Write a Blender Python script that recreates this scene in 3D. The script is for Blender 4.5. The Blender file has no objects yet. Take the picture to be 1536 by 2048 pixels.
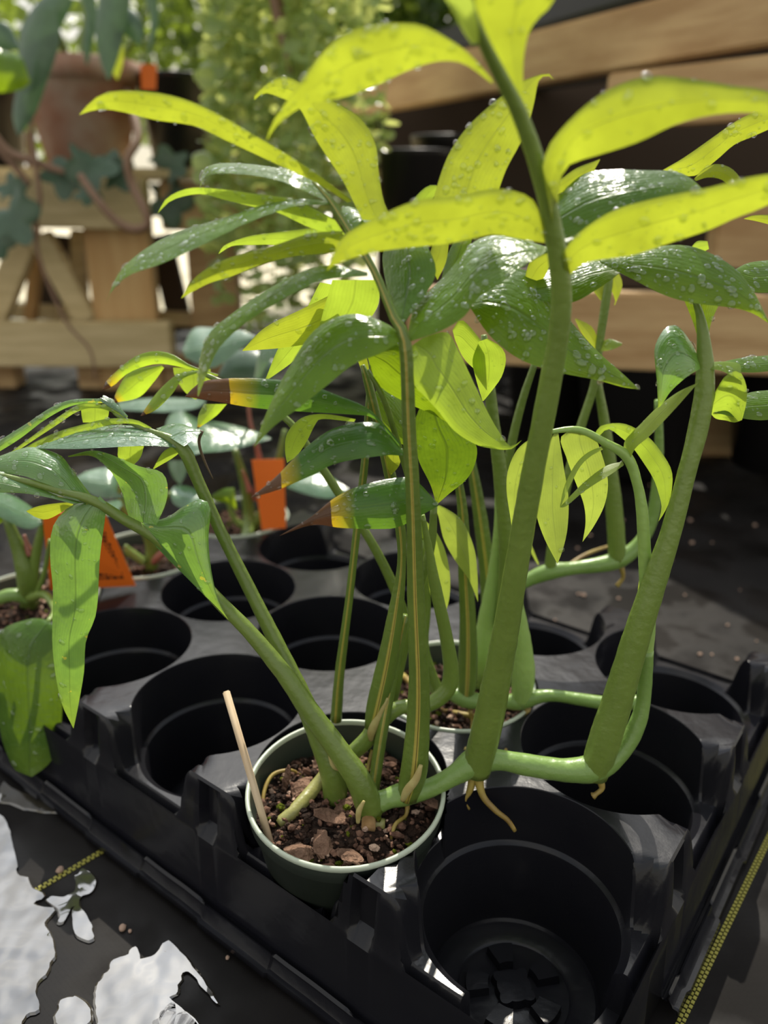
import bpy, bmesh, math, random
from mathutils import Vector, Matrix, noise
random.seed(7)
R = math.radians
sc = bpy.context.scene
COL = sc.collection

# ------------------------------------------------------------ camera, world, sun, exposure
CAMZ = 0.35736
FPX = 1581.03
PITCH, ROLL = 0.38127622, 0.00798475
fw = Vector((0, math.cos(PITCH), -math.sin(PITCH)))
rt0 = Vector((1, 0, 0)); up0 = rt0.cross(fw)
rt = rt0*math.cos(ROLL) + up0*math.sin(ROLL)
up = up0*math.cos(ROLL) - rt0*math.sin(ROLL)
cam = bpy.data.cameras.new('camera'); co = bpy.data.objects.new('camera', cam); COL.objects.link(co)
m3 = Matrix((rt, up, -fw)).transposed()
co.matrix_world = Matrix.Translation((0, 0, CAMZ)) @ m3.to_4x4()
cam.sensor_fit = 'VERTICAL'; cam.sensor_height = 36; cam.sensor_width = 27
cam.lens = FPX*36/2048
cam.clip_start = 0.02; cam.clip_end = 200
cam.dof.use_dof = True; cam.dof.focus_distance = 0.37; cam.dof.aperture_fstop = 5.6
sc.camera = co
sc.view_settings.view_transform = 'Standard'; sc.view_settings.look = 'None'
sc.view_settings.gamma = 1; sc.view_settings.use_curve_mapping = False
sc.view_settings.exposure = 0.12

w = bpy.data.worlds.new('world'); sc.world = w; w.use_nodes = True
nt = w.node_tree; nt.nodes.clear()
def N(nt, t, **k):
    n = nt.nodes.new(t)
    for a, b in k.items(): setattr(n, a, b)
    return n
out = N(nt, 'ShaderNodeOutputWorld'); bg = N(nt, 'ShaderNodeBackground')
tc = N(nt, 'ShaderNodeTexCoord'); sx = N(nt, 'ShaderNodeSeparateXYZ'); rp = N(nt, 'ShaderNodeValToRGB')
nz = N(nt, 'ShaderNodeTexNoise'); nz.inputs['Scale'].default_value = 2.2; nz.inputs['Detail'].default_value = 5
mx = N(nt, 'ShaderNodeMix', data_type='RGBA')
nt.links.new(tc.outputs['Generated'], sx.inputs[0]); nt.links.new(sx.outputs['Z'], rp.inputs[0])
e = rp.color_ramp.elements
e[0].position = 0.0; e[0].color = (0.95, 0.85, 0.62, 1)
e[1].position = 1.0; e[1].color = (0.45, 0.53, 0.68, 1)
x = rp.color_ramp.elements.new(.25); x.color = (0.95, 0.93, 0.86, 1)
x = rp.color_ramp.elements.new(.6); x.color = (0.66, 0.69, 0.74, 1)
r2 = N(nt, 'ShaderNodeValToRGB'); r2.color_ramp.elements[0].position = .42; r2.color_ramp.elements[1].position = .62
nt.links.new(tc.outputs['Generated'], nz.inputs['Vector']); nt.links.new(nz.outputs['Fac'], r2.inputs[0])
nt.links.new(r2.outputs[0], mx.inputs['Factor']); nt.links.new(rp.outputs[0], mx.inputs[6]); mx.inputs[7].default_value = (1, .98, .94, 1)
GAZ, GEL = -8, 50           # hazy bright sky around the sun
gd = (math.sin(R(GAZ))*math.cos(R(GEL)), math.cos(R(GAZ))*math.cos(R(GEL)), math.sin(R(GEL)))
dt = N(nt, 'ShaderNodeVectorMath', operation='DOT_PRODUCT'); dt.inputs[1].default_value = gd
nrm_ = N(nt, 'ShaderNodeVectorMath', operation='NORMALIZE'); nt.links.new(tc.outputs['Generated'], nrm_.inputs[0]); nt.links.new(nrm_.outputs[0], dt.inputs[0])
mxm = N(nt, 'ShaderNodeMath', operation='MAXIMUM'); mxm.inputs[1].default_value = 0; nt.links.new(dt.outputs['Value'], mxm.inputs[0])
pw = N(nt, 'ShaderNodeMath', operation='POWER'); pw.inputs[1].default_value = 14; nt.links.new(mxm.outputs[0], pw.inputs[0])
ad = N(nt, 'ShaderNodeMath', operation='MULTIPLY_ADD'); ad.inputs[1].default_value = 4.0; ad.inputs[2].default_value = 0.95; nt.links.new(pw.outputs[0], ad.inputs[0])
nt.links.new(mx.outputs[2], bg.inputs[0]); nt.links.new(ad.outputs[0], bg.inputs[1])
nt.links.new(bg.outputs[0], out.inputs[0])

SUN_AZ, SUN_EL = 6, 50      # degrees right of straight ahead, above the horizon
sd = Vector((math.sin(R(SUN_AZ))*math.cos(R(SUN_EL)), math.cos(R(SUN_AZ))*math.cos(R(SUN_EL)), math.sin(R(SUN_EL))))
sun = bpy.data.lights.new('sun', 'SUN'); so = bpy.data.objects.new('sun', sun); COL.objects.link(so)
sun.energy = 4.6; sun.color = (1, .93, .80); sun.angle = R(0.6)
so.rotation_euler = sd.to_track_quat('Z', 'Y').to_euler(); so.location = (0, 0, 5)

# ------------------------------------------------------------ pixel -> place helpers
GZ = -.018            # ground level (the cloth); tray top is at .07
def ray(px, py): return fw*FPX + rt*(px-768) + up*(1024-py)
CAM = Vector((0, 0, CAMZ))
def atY(px, py, Y): d = ray(px, py); return CAM + d*(Y/d.y)
def atZ(px, py, Z): d = ray(px, py); return CAM + d*((Z-CAMZ)/d.z)
def P(px, py, q): return atY(px, py, q) if q > 0 else atZ(px, py, -q)
def depth(p): return (p-CAM).dot(fw)

# ------------------------------------------------------------ object helpers
def tag(o, label=None, cat=None, group=None, kind=None):
    if label: o['label'] = label
    if cat: o['category'] = cat
    if group: o['group'] = group
    if kind: o['kind'] = kind
    return o
def empty(name, loc, label, cat, group=None):
    o = bpy.data.objects.new(name, None); COL.objects.link(o); o.location = loc
    o.empty_display_size = .02
    bpy.context.view_layer.update()
    return tag(o, label, cat, group)
def link_bm(name, bm, mat, parent=None, smooth=True):
    me = bpy.data.meshes.new(name); bm.to_mesh(me); bm.free()
    for m in (mat if isinstance(mat, (list, tuple)) else [mat]): me.materials.append(m)
    if smooth:
        for p in me.polygons: p.use_smooth = True
    o = bpy.data.objects.new(name, me); COL.objects.link(o)
    if parent:
        o.parent = parent
        r = parent
        off = Vector(r.location)
        while r.parent: r = r.parent; off += Vector(r.location)
        me.transform(Matrix.Translation(-off))
    return o
def recenter(o):      # put a top-level mesh's origin at the bottom centre of its own bounds
    me = o.data; vs = [v.co for v in me.vertices]
    c = Vector(((min(v.x for v in vs)+max(v.x for v in vs))/2, (min(v.y for v in vs)+max(v.y for v in vs))/2, min(v.z for v in vs)))
    me.transform(Matrix.Translation(-c)); o.location = c
    return o

# ------------------------------------------------------------ materials
def mat(name, base, rough=.5, spec=.5, bump=0, bscale=50, var=None, vscale=8, coat=0, stretch=(1, 1, 1), detail=6):
    m = bpy.data.materials.new(name); m.use_nodes = True; nt = m.node_tree; b = nt.nodes['Principled BSDF']
    b.inputs['Base Color'].default_value = (*base, 1); b.inputs['Roughness'].default_value = rough
    b.inputs['Specular IOR Level'].default_value = spec; b.inputs['Coat Weight'].default_value = coat
    t = N(nt, 'ShaderNodeTexCoord'); mp = N(nt, 'ShaderNodeMapping'); mp.inputs['Scale'].default_value = stretch
    nt.links.new(t.outputs['Object'], mp.inputs[0])
    if var:
        n = N(nt, 'ShaderNodeTexNoise'); n.inputs['Scale'].default_value = vscale; n.inputs['Detail'].default_value = detail
        nt.links.new(mp.outputs[0], n.inputs['Vector'])
        r = N(nt, 'ShaderNodeValToRGB'); r.color_ramp.elements[0].position = .35; r.color_ramp.elements[1].position = .68
        r.color_ramp.elements[0].color = (*base, 1); r.color_ramp.elements[1].color = (*var, 1)
        nt.links.new(n.outputs['Fac'], r.inputs[0]); nt.links.new(r.outputs[0], b.inputs['Base Color'])
    if bump:
        n = N(nt, 'ShaderNodeTexNoise'); n.inputs['Scale'].default_value = bscale; n.inputs['Detail'].default_value = 5
        nt.links.new(mp.outputs[0], n.inputs['Vector'])
        u = N(nt, 'ShaderNodeBump'); u.inputs['Strength'].default_value = bump; u.inputs['Distance'].default_value = .01
        nt.links.new(n.outputs['Fac'], u.inputs['Height']); nt.links.new(u.outputs[0], b.inputs['Normal'])
    return m

def leaf_mat(name, refl, trans, mid, rough=.28, spec=.5, tip=None, tw=.55, spots=0, bump=.25, bs=60):
    """thin blade: reflecting face + light coming through; UV x along, y across (0..1)"""
    m = bpy.data.materials.new(name); m.use_nodes = True; nt = m.node_tree; L = nt.links.new
    b = nt.nodes['Principled BSDF']; o = nt.nodes['Material Output']
    uv = N(nt, 'ShaderNodeUVMap'); sp = N(nt, 'ShaderNodeSeparateXYZ'); L(uv.outputs[0], sp.inputs[0])
    def math_(op, a, bb=None, c=None):
        n = N(nt, 'ShaderNodeMath', operation=op)
        for i, v in enumerate((a, bb, c)):
            if v is None: continue
            if isinstance(v, (int, float)): n.inputs[i].default_value = v
            else: L(v, n.inputs[i])
        return n.outputs[0]
    tcn = N(nt, 'ShaderNodeTexCoord')
    n1 = N(nt, 'ShaderNodeTexNoise'); n1.inputs['Scale'].default_value = bs; n1.inputs['Detail'].default_value = 4
    L(tcn.outputs['Object'], n1.inputs['Vector'])
    # veins: parallel lines leaving the midrib
    d = math_('ABSOLUTE', math_('SUBTRACT', sp.outputs[1], .5))
    ph = math_('ADD', math_('MULTIPLY', sp.outputs[1], 44), math_('MULTIPLY', n1.outputs['Fac'], 9))
    vein = math_('POWER', math_('ABSOLUTE', math_('SINE', ph)), 6)
    midm = math_('SUBTRACT', 1, math_('MINIMUM', math_('MULTIPLY', d, 34), 1))
    def mixc(f, a, bb):
        n = N(nt, 'ShaderNodeMix', data_type='RGBA')
        for sock, v in ((n.inputs['Factor'], f), (n.inputs[6], a), (n.inputs[7], bb)):
            if isinstance(v, (int, float)): sock.default_value = v
            elif isinstance(v, tuple): sock.default_value = (*v, 1)
            else: L(v, sock)
        return n.outputs[2]
    k = math_('MULTIPLY', n1.outputs['Fac'], 1.0)
    cr = mixc(k, tuple(c*.72 for c in refl), tuple(min(1, c*1.35) for c in refl))
    cr = mixc(math_('MULTIPLY', vein, .10), cr, tuple(c*.55 for c in refl))
    cr = mixc(math_('MULTIPLY', midm, .6), cr, mid)
    ct = mixc(k, tuple(c*.55 for c in trans), tuple(min(1, c*1.4) for c in trans))
    ct = mixc(math_('MULTIPLY', vein, .12), ct, tuple(c*.6 for c in trans))
    ct = mixc(math_('MULTIPLY', midm, .45), ct, tuple(c*.45 for c in trans))
    if 'mature' in name or 'dark' in name or 'fore' in name:      # blades pale towards the tip and lower edge
        f0 = math_('MULTIPLY', math_('SUBTRACT', math_('ADD', sp.outputs[0], math_('MULTIPLY', n1.outputs['Fac'], .5)), 1.0), 1.8); f1 = N(nt, 'ShaderNodeClamp'); L(f0, f1.inputs[0])
        cr = mixc(f1.outputs[0], cr, (.20, .30, .03)); ct = mixc(f1.outputs[0], ct, (.5, .62, .03))
    if spots:
        v = N(nt, 'ShaderNodeTexNoise'); v.inputs['Scale'].default_value = 180; L(tcn.outputs['Object'], v.inputs['Vector'])
        f = math_('GREATER_THAN', v.outputs['Fac'], .76 - spots*.045)
        cr = mixc(f, cr, (.5, .5, .08)); ct = mixc(f, ct, (.6, .6, .05))
    if tip is not None:
        wob = math_('MULTIPLY', math_('SUBTRACT', n1.outputs['Fac'], .5), .06)
        u = math_('ADD', sp.outputs[0], wob)
        fy = math_('MULTIPLY', math_('SUBTRACT', u, tip-.14), 7); fyc = N(nt, 'ShaderNodeClamp'); L(fy, fyc.inputs[0])
        cr = mixc(fyc.outputs[0], cr, (.62, .42, .02)); ct = mixc(fyc.outputs[0], ct, (.7, .45, .02))
        fb = math_('GREATER_THAN', u, tip)
        brn = mixc(n1.outputs['Fac'], (.05, .022, .010), (.26, .13, .06))
        cr = mixc(fb, cr, brn); ct = mixc(fb, ct, (.05, .02, .01))
    L(cr, b.inputs['Base Color']); b.inputs['Roughness'].default_value = rough; b.inputs['Specular IOR Level'].default_value = spec
    bp = N(nt, 'ShaderNodeBump'); bp.inputs['Strength'].default_value = bump; bp.inputs['Distance'].default_value = .002
    wn = N(nt, 'ShaderNodeTexNoise'); wn.inputs['Scale'].default_value = 230; wn.inputs['Detail'].default_value = 2; L(tcn.outputs['Object'], wn.inputs['Vector'])
    h = math_('ADD', math_('ADD', n1.outputs['Fac'], math_('MULTIPLY', wn.outputs['Fac'], .5)), math_('ADD', math_('MULTIPLY', vein, -.05), math_('MULTIPLY', midm, -.6)))
    L(h, bp.inputs['Height']); L(bp.outputs[0], b.inputs['Normal'])
    tr = N(nt, 'ShaderNodeBsdfTranslucent'); L(ct, tr.inputs[0]); L(bp.outputs[0], tr.inputs['Normal'])
    ms = N(nt, 'ShaderNodeMixShader'); ms.inputs[0].default_value = tw
    L(b.outputs[0], ms.inputs[1]); L(tr.outputs[0], ms.inputs[2]); L(ms.outputs[0], o.inputs[0])
    return m

M = {}
M['young'] = leaf_mat('leaf_young', (.21, .29, .03), (.44, .50, .03), (.35, .45, .08))
M['lime'] = leaf_mat('leaf_lime', (.22, .33, .05), (.45, .60, .045), (.35, .45, .10))
M['pale'] = leaf_mat('leaf_pale', (.28, .38, .08), (.42, .52, .06), (.40, .50, .16), rough=.45)
M['mature'] = leaf_mat('leaf_mature', (.095, .19, .02), (.32, .46, .012), (.12, .22, .05), rough=.22, spec=.32, tw=.42, bump=.5)
M['dark'] = leaf_mat('leaf_dark', (.07, .15, .02), (.24, .38, .012), (.09, .17, .05), rough=.22, spec=.32, tw=.36, bump=.6)
M['fore'] = leaf_mat('leaf_foreground', (.13, .28, .07), (.30, .52, .06), (.16, .30, .08), rough=.2, spec=.9, tw=.45, spots=1, bump=.5)
M['scorch'] = leaf_mat('leaf_scorched_tip', (.05, .13, .03), (.20, .40, .03), (.10, .20, .06), rough=.25, tip=.80, tw=.42)
M['scorch2'] = leaf_mat('leaf_scorched_tip_long', (.06, .15, .03), (.22, .42, .03), (.10, .20, .06), rough=.25, tip=.66, tw=.42)
M['ytip'] = leaf_mat('leaf_yellow_tip', (.22, .34, .04), (.52, .72, .04), (.3, .4, .1), tip=.93)
for k_ in ('fore', 'mature', 'dark'):
    b_ = M[k_].node_tree.nodes['Principled BSDF']; b_.inputs['Coat Weight'].default_value = .8 if k_ == 'fore' else .0; b_.inputs['Coat Roughness'].default_value = .22
M['waxy'] = leaf_mat('leaf_waxy', (.10, .20, .10), (.16, .32, .05), (.2, .32, .16), rough=.2, spec=1, tw=.25, bump=.5)
M['teal'] = leaf_mat('leaf_teal', (.075, .13, .08), (.07, .14, .04), (.09, .16, .10), rough=.35, tw=.2)
M['string'] = leaf_mat('leaf_round', (.26, .38, .15), (.70, .80, .22), (.3, .42, .2), rough=.2, tw=.58)
M['hedge'] = leaf_mat('leaf_shrub', (.05, .10, .03), (.32, .42, .04), (.1, .15, .05), rough=.3, tw=.5)

def stem_mat(name, c1, c2, stripe=False):
    m = bpy.data.materials.new(name); m.use_nodes = True; nt = m.node_tree; L = nt.links.new; b = nt.nodes['Principled BSDF']
    tcn = N(nt, 'ShaderNodeTexCoord'); n = N(nt, 'ShaderNodeTexNoise'); n.inputs['Scale'].default_value = 45; n.inputs['Detail'].default_value = 6
    L(tcn.outputs['Object'], n.inputs['Vector'])
    mx = N(nt, 'ShaderNodeMix', data_type='RGBA'); L(n.outputs['Fac'], mx.inputs[0]); mx.inputs[6].default_value = (*c1, 1); mx.inputs[7].default_value = (*c2, 1)
    c = mx.outputs[2]
    if stripe:
        uv = N(nt, 'ShaderNodeUVMap'); sp = N(nt, 'ShaderNodeSeparateXYZ'); L(uv.outputs[0], sp.inputs[0])
        r = N(nt, 'ShaderNodeValToRGB'); r.color_ramp.interpolation = 'LINEAR'
        el = r.color_ramp.elements; el[0].position = 0; el[0].color = (0, 0, 0, 1); el[1].position = 1; el[1].color = (0, 0, 0, 1)
        for p, v in ((.445, 0), (.46, 1), (.51, 1), (.52, 0)): q = el.new(p); q.color = (v, v, v, 1)
        L(sp.outputs[1], r.inputs[0])
        m2 = N(nt, 'ShaderNodeMix', data_type='RGBA'); L(r.outputs[0], m2.inputs[0]); L(c, m2.inputs[6]); m2.inputs[7].default_value = (.40, .34, .07, 1)
        r3 = N(nt, 'ShaderNodeValToRGB'); el = r3.color_ramp.elements; el[0].position = 0; el[0].color = (0, 0, 0, 1); el[1].position = 1; el[1].color = (0, 0, 0, 1)
        for p, v in ((.485, 0), (.490, 1), (.496, 1), (.50, 0)): q = el.new(p); q.color = (v, v, v, 1)
        L(sp.outputs[1], r3.inputs[0])
        m4 = N(nt, 'ShaderNodeMix', data_type='RGBA'); L(r3.outputs[0], m4.inputs[0]); L(m2.outputs[2], m4.inputs[6]); m4.inputs[7].default_value = (.10, .08, .02, 1)
        c = m4.outputs[2]
    L(c, b.inputs['Base Color']); b.inputs['Roughness'].default_value = .35
    b.inputs['Subsurface Weight'].default_value = .25; b.inputs['Subsurface Radius'].default_value = (.6, 1, .15); b.inputs['Subsurface Scale'].default_value = .003
    bp = N(nt, 'ShaderNodeBump'); bp.inputs['Strength'].default_value = .25; bp.inputs['Distance'].default_value = .002
    n2 = N(nt, 'ShaderNodeTexNoise'); n2.inputs['Scale'].default_value = 260; L(tcn.outputs['Object'], n2.inputs['Vector'])
    L(n2.outputs['Fac'], bp.inputs['Height']); L(bp.outputs[0], b.inputs['Normal'])
    return m
M['stem'] = stem_mat('stem_green', (.12, .18, .03), (.20, .28, .055))
M['stem_y'] = stem_mat('stem_striped', (.08, .13, .02), (.16, .23, .04), True)
M['stem_l'] = stem_mat('stem_light', (.24, .38, .09), (.34, .48, .14))
M['stem_d'] = stem_mat('stem_dark', (.10, .15, .025), (.17, .24, .045))
M['vine'] = stem_mat('vine_green', (.14, .24, .05), (.22, .34, .09))
M['stub'] = stem_mat('stub_mossy', (.20, .19, .05), (.34, .34, .12))
M['root'] = mat('root', (.20, .12, .03), .5, var=(.36, .28, .06), vscale=90)
M['dryroot'] = mat('dry_root', (.12, .08, .05), .7)
M['tray'] = mat('tray_plastic', (.008, .008, .011), .22, .30, bump=.05, bscale=60, var=(.012, .012, .014), vscale=14)
M['pot'] = mat('pot_green', (.034, .044, .034), .32, .4, bump=.05, bscale=40, var=(.045, .056, .044), vscale=20)
M['rim'] = mat('pot_rim', (.40, .45, .35), .35, .6)
M['soil'] = mat('soil', (.018, .011, .008), .9, .2, bump=1, bscale=350, var=(.075, .042, .028), vscale=160)
M['crumb'] = mat('crumb', (.06, .03, .02), .85, .2, var=(.22, .12, .08), vscale=300)
M['bark'] = mat('bark', (.10, .055, .035), .8, .2, bump=.8, bscale=200, var=(.30, .18, .12), vscale=90)
M['perlite'] = mat('perlite', (.55, .38, .28), .8, .2, bump=.6, bscale=500)
M['moss'] = mat('moss', (.10, .13, .01), .9, .1, bump=1, bscale=600, var=(.22, .26, .02), vscale=400)
M['wood'] = mat('lumber', (.46, .36, .18), .6, .3, var=(.60, .48, .26), vscale=9, stretch=(1, 1, 9), bump=.15, bscale=40)
M['wood_r'] = mat('lumber_stained', (.38, .23, .10), .55, .3, var=(.54, .37, .18), vscale=7, stretch=(1, 1, 7), bump=.15, bscale=40)
M['wood_o'] = mat('lumber_orange', (.50, .30, .12), .6, .3, var=(.60, .40, .18), vscale=6, stretch=(7, 1, 1))
M['terra'] = mat('terracotta', (.36, .17, .11), .8, .2, var=(.48, .36, .29), vscale=14, bump=.2, bscale=40)
M['ivystem'] = mat('ivy_stem', (.22, .13, .08), .7)
M['black'] = mat('black_plastic', (.014, .013, .013), .35, .4)
M['darkbrown'] = mat('dark_wood', (.05, .034, .022), .8, .2)
M['orange'] = mat('orange_tag', (.80, .16, .015), .45, .4)
M['ink'] = mat('print_ink', (.03, .008, .004), .6)
M['stick'] = mat('stick_wood', (.55, .40, .24), .6, .3, var=(.68, .55, .38), vscale=60, stretch=(1, 1, .1))
M['yellow'] = mat('yellow_thread', (.30, .28, .05), .6, .3)
M['gravel'] = mat('sand', (.62, .55, .40), .9, .1, var=(.78, .72, .55), vscale=4, bump=.3, bscale=60)
M['red'] = stem_mat('stem_red', (.25, .06, .07), (.35, .16, .10))

def water_mat():
    m = bpy.data.materials.new('water'); m.use_nodes = True; nt = m.node_tree; L = nt.links.new
    nt.nodes.remove(nt.nodes['Principled BSDF']); o = nt.nodes['Material Output']
    t = N(nt, 'ShaderNodeBsdfTransparent'); t.inputs[0].default_value = (.96, .98, .93, 1)
    g = N(nt, 'ShaderNodeBsdfGlossy'); g.inputs['Roughness'].default_value = .06
    f = N(nt, 'ShaderNodeFresnel'); f.inputs[0].default_value = 1.75
    ge = N(nt, 'ShaderNodeNewGeometry'); iv = N(nt, 'ShaderNodeMath', operation='SUBTRACT'); iv.inputs[0].default_value = 1; L(ge.outputs['Backfacing'], iv.inputs[1]); mu = N(nt, 'ShaderNodeMath', operation='MULTIPLY'); L(f.outputs[0], mu.inputs[0]); L(iv.outputs[0], mu.inputs[1])
    rf = N(nt, 'ShaderNodeBsdfRefraction'); rf.inputs['IOR'].default_value = 1.33; rf.inputs['Roughness'].default_value = 0; x0 = N(nt, 'ShaderNodeMixShader'); x0.inputs[0].default_value = .25; L(t.outputs[0], x0.inputs[1]); L(rf.outputs[0], x0.inputs[2])
    x = N(nt, 'ShaderNodeMixShader'); L(mu.outputs[0], x.inputs[0]); L(x0.outputs[0], x.inputs[1]); L(g.outputs[0], x.inputs[2]); L(x.outputs[0], o.inputs[0])
    return m
M['drop'] = water_mat()
def puddle_mat():
    m = bpy.data.materials.new('puddle'); m.use_nodes = True; nt = m.node_tree; b = nt.nodes['Principled BSDF']; L = nt.links.new
    b.inputs['Base Color'].default_value = (.045, .04, .03, 1); b.inputs['Roughness'].default_value = .03
    b.inputs['Specular IOR Level'].default_value = 1; b.inputs['IOR'].default_value = 1.6; b.inputs['Coat Weight'].default_value = .3; b.inputs['Coat Roughness'].default_value = .02; b.inputs['Coat IOR'].default_value = 2.2
    n = N(nt, 'ShaderNodeTexNoise'); n.inputs['Scale'].default_value = 28; t = N(nt, 'ShaderNodeTexCoord'); L(t.outputs['Object'], n.inputs['Vector'])
    bp = N(nt, 'ShaderNodeBump'); bp.inputs['Strength'].default_value = .3; bp.inputs['Distance'].default_value = .01; L(n.outputs['Fac'], bp.inputs['Height'])
    L(bp.outputs[0], b.inputs['Normal']); L(bp.outputs[0], b.inputs['Coat Normal'])
    return m
M['puddle'] = puddle_mat()
def fabric_mat():
    m = bpy.data.materials.new('woven_ground_cloth'); m.use_nodes = True; nt = m.node_tree; b = nt.nodes['Principled BSDF']; L = nt.links.new
    t = N(nt, 'ShaderNodeTexCoord'); mp = N(nt, 'ShaderNodeMapping'); mp.inputs['Rotation'].default_value = (0, 0, R(42)); L(t.outputs['Object'], mp.inputs[0])
    ck = N(nt, 'ShaderNodeTexChecker'); ck.inputs['Scale'].default_value = 420; L(mp.outputs[0], ck.inputs[0])
    n = N(nt, 'ShaderNodeTexNoise'); n.inputs['Scale'].default_value = 7; n.inputs['Detail'].default_value = 8; L(t.outputs['Object'], n.inputs['Vector'])
    r = N(nt, 'ShaderNodeValToRGB'); r.color_ramp.elements[0].position = .35; r.color_ramp.elements[1].position = .75
    r.color_ramp.elements[0].color = (.005, .0045, .004, 1); r.color_ramp.elements[1].color = (.017, .015, .014, 1); L(n.outputs['Fac'], r.inputs[0]); L(r.outputs[0], b.inputs['Base Color'])
    n2 = N(nt, 'ShaderNodeTexNoise'); n2.inputs['Scale'].default_value = 16; n2.inputs['Detail'].default_value = 4; L(t.outputs['Object'], n2.inputs['Vector'])
    r2 = N(nt, 'ShaderNodeValToRGB'); r2.color_ramp.elements[0].position = .4; r2.color_ramp.elements[1].position = .6
    r2.color_ramp.elements[0].color = (.30, .30, .30, 1); r2.color_ramp.elements[1].color = (.8, .8, .8, 1); b.inputs['Specular IOR Level'].default_value = .12; L(n2.outputs['Fac'], r2.inputs[0]); L(r2.outputs[0], b.inputs['Roughness'])
    bp = N(nt, 'ShaderNodeBump'); bp.inputs['Strength'].default_value = .6; bp.inputs['Distance'].default_value = .0012; L(ck.outputs['Fac'], bp.inputs['Height']); L(bp.outputs[0], b.inputs['Normal'])
    return m
M['fabric'] = fabric_mat()

# ------------------------------------------------------------ geometry helpers
def box(bm, c, s, rot=None):
    r = bmesh.ops.create_cube(bm, size=1)
    T = Matrix.Translation(c) @ (rot if rot else Matrix.Identity(4)) @ Matrix.Diagonal((*s, 1))
    bmesh.ops.transform(bm, matrix=T, verts=r['verts'])
    return r['verts']
def beam_bm(a, b, wid, thick, upv=Vector((0, 0, 1)), bev=.003):
    """plank from a to b; wid along upv, thick across"""
    bm = bmesh.new(); d = (b-a); L = d.length; z = d.normalized(); y = (upv - z*upv.dot(z)).normalized(); xx = y.cross(z)
    rot = Matrix((xx, y, z)).transposed().to_4x4()
    box(bm, (a+b)/2, (thick, wid, L), rot)
    bmesh.ops.bevel(bm, geom=bm.edges[:], offset=bev, segments=2, affect='EDGES')
    return bm
def crom(pts, n):
    """resample polyline of tuples with Catmull-Rom by chord length"""
    k = len(pts[0])
    if len(pts) == 2:
        return [tuple(pts[0][j]*(1-i/(n-1))+pts[1][j]*i/(n-1) for j in range(k)) for i in range(n)]
    ext = [tuple(2*a-b for a, b in zip(pts[0], pts[1]))] + list(pts) + [tuple(2*a-b for a, b in zip(pts[-1], pts[-2]))]
    dense = []; seg = 16
    for s in range(len(pts)-1):
        p0, p1, p2, p3 = ext[s:s+4]
        for q in range(seg):
            t = q/seg
            dense.append(tuple(.5*((2*p1[j])+(-p0[j]+p2[j])*t+(2*p0[j]-5*p1[j]+4*p2[j]-p3[j])*t*t+(-p0[j]+3*p1[j]-3*p2[j]+p3[j])*t**3) for j in range(k)))
    dense.append(tuple(pts[-1]))
    D = [0]
    for a, b in zip(dense, dense[1:]): D.append(D[-1]+math.sqrt(sum((x-y)**2 for x, y in zip(a[:3], b[:3])))+1e-9)
    outp = []; j = 0
    for i in range(n):
        t = D[-1]*i/(n-1)
        while j < len(D)-2 and D[j+1] < t: j += 1
        f = (t-D[j])/(D[j+1]-D[j]); f = min(max(f, 0), 1)
        outp.append(tuple(a*(1-f)+b*f for a, b in zip(dense[j], dense[j+1])))
    return outp
def tube_bm(pts, segs=14, n=None, wob=0, cap=True):
    """pts: (Vector, radius)"""
    n = n or max(8, len(pts)*5)
    q = crom([(*p, r) for p, r in pts], n)
    P3 = [Vector(a[:3]) for a in q]; rr = [max(a[3], 1e-4) for a in q]
    bm = bmesh.new(); uvl = bm.loops.layers.uv.new('UVMap'); rings = []
    prev = None
    for i, p in enumerate(P3):
        t = (P3[min(i+1, n-1)]-P3[max(i-1, 0)]).normalized()
        if prev is None:
            ref = Vector((0, 1, 0)) if abs(t.y) < .9 else Vector((1, 0, 0)); a = (ref - t*ref.dot(t)).normalized()
        else: a = (prev - t*prev.dot(t)).normalized()
        prev = a; b = t.cross(a); ring = []
        for s in range(segs):
            an = 2*math.pi*s/segs; r = rr[i]*(1+(wob*noise.noise(p*180+Vector((math.cos(an), math.sin(an), 0))) if wob else 0))
            ring.append(bm.verts.new(p+(a*math.cos(an)+b*math.sin(an))*r))
        rings.append(ring)
    for i in range(n-1):
        for s in range(segs):
            f = bm.faces.new((rings[i][s], rings[i][(s+1) % segs], rings[i+1][(s+1) % segs], rings[i+1][s]))
            for l, (uu, vv) in zip(f.loops, ((i, s), (i, s+1), (i+1, s+1), (i+1, s))): l[uvl].uv = (uu/(n-1), vv/segs)
    if cap: bm.faces.new(rings[0][::-1]); bm.faces.new(rings[-1])
    return bm
def pix_tube(name, pts, parent, m, segs=14, wob=.05, n=None, lab=None):
    """pts: (px, py, q, rpx)"""
    L = []
    for px, py, q, r in pts:
        p = P(px, py, q); L.append((p, r/FPX*depth(p)))
    o = link_bm(name, tube_bm(L, segs, n, wob), M[m], parent)
    if lab: o['label'] = lab
    return o

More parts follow.
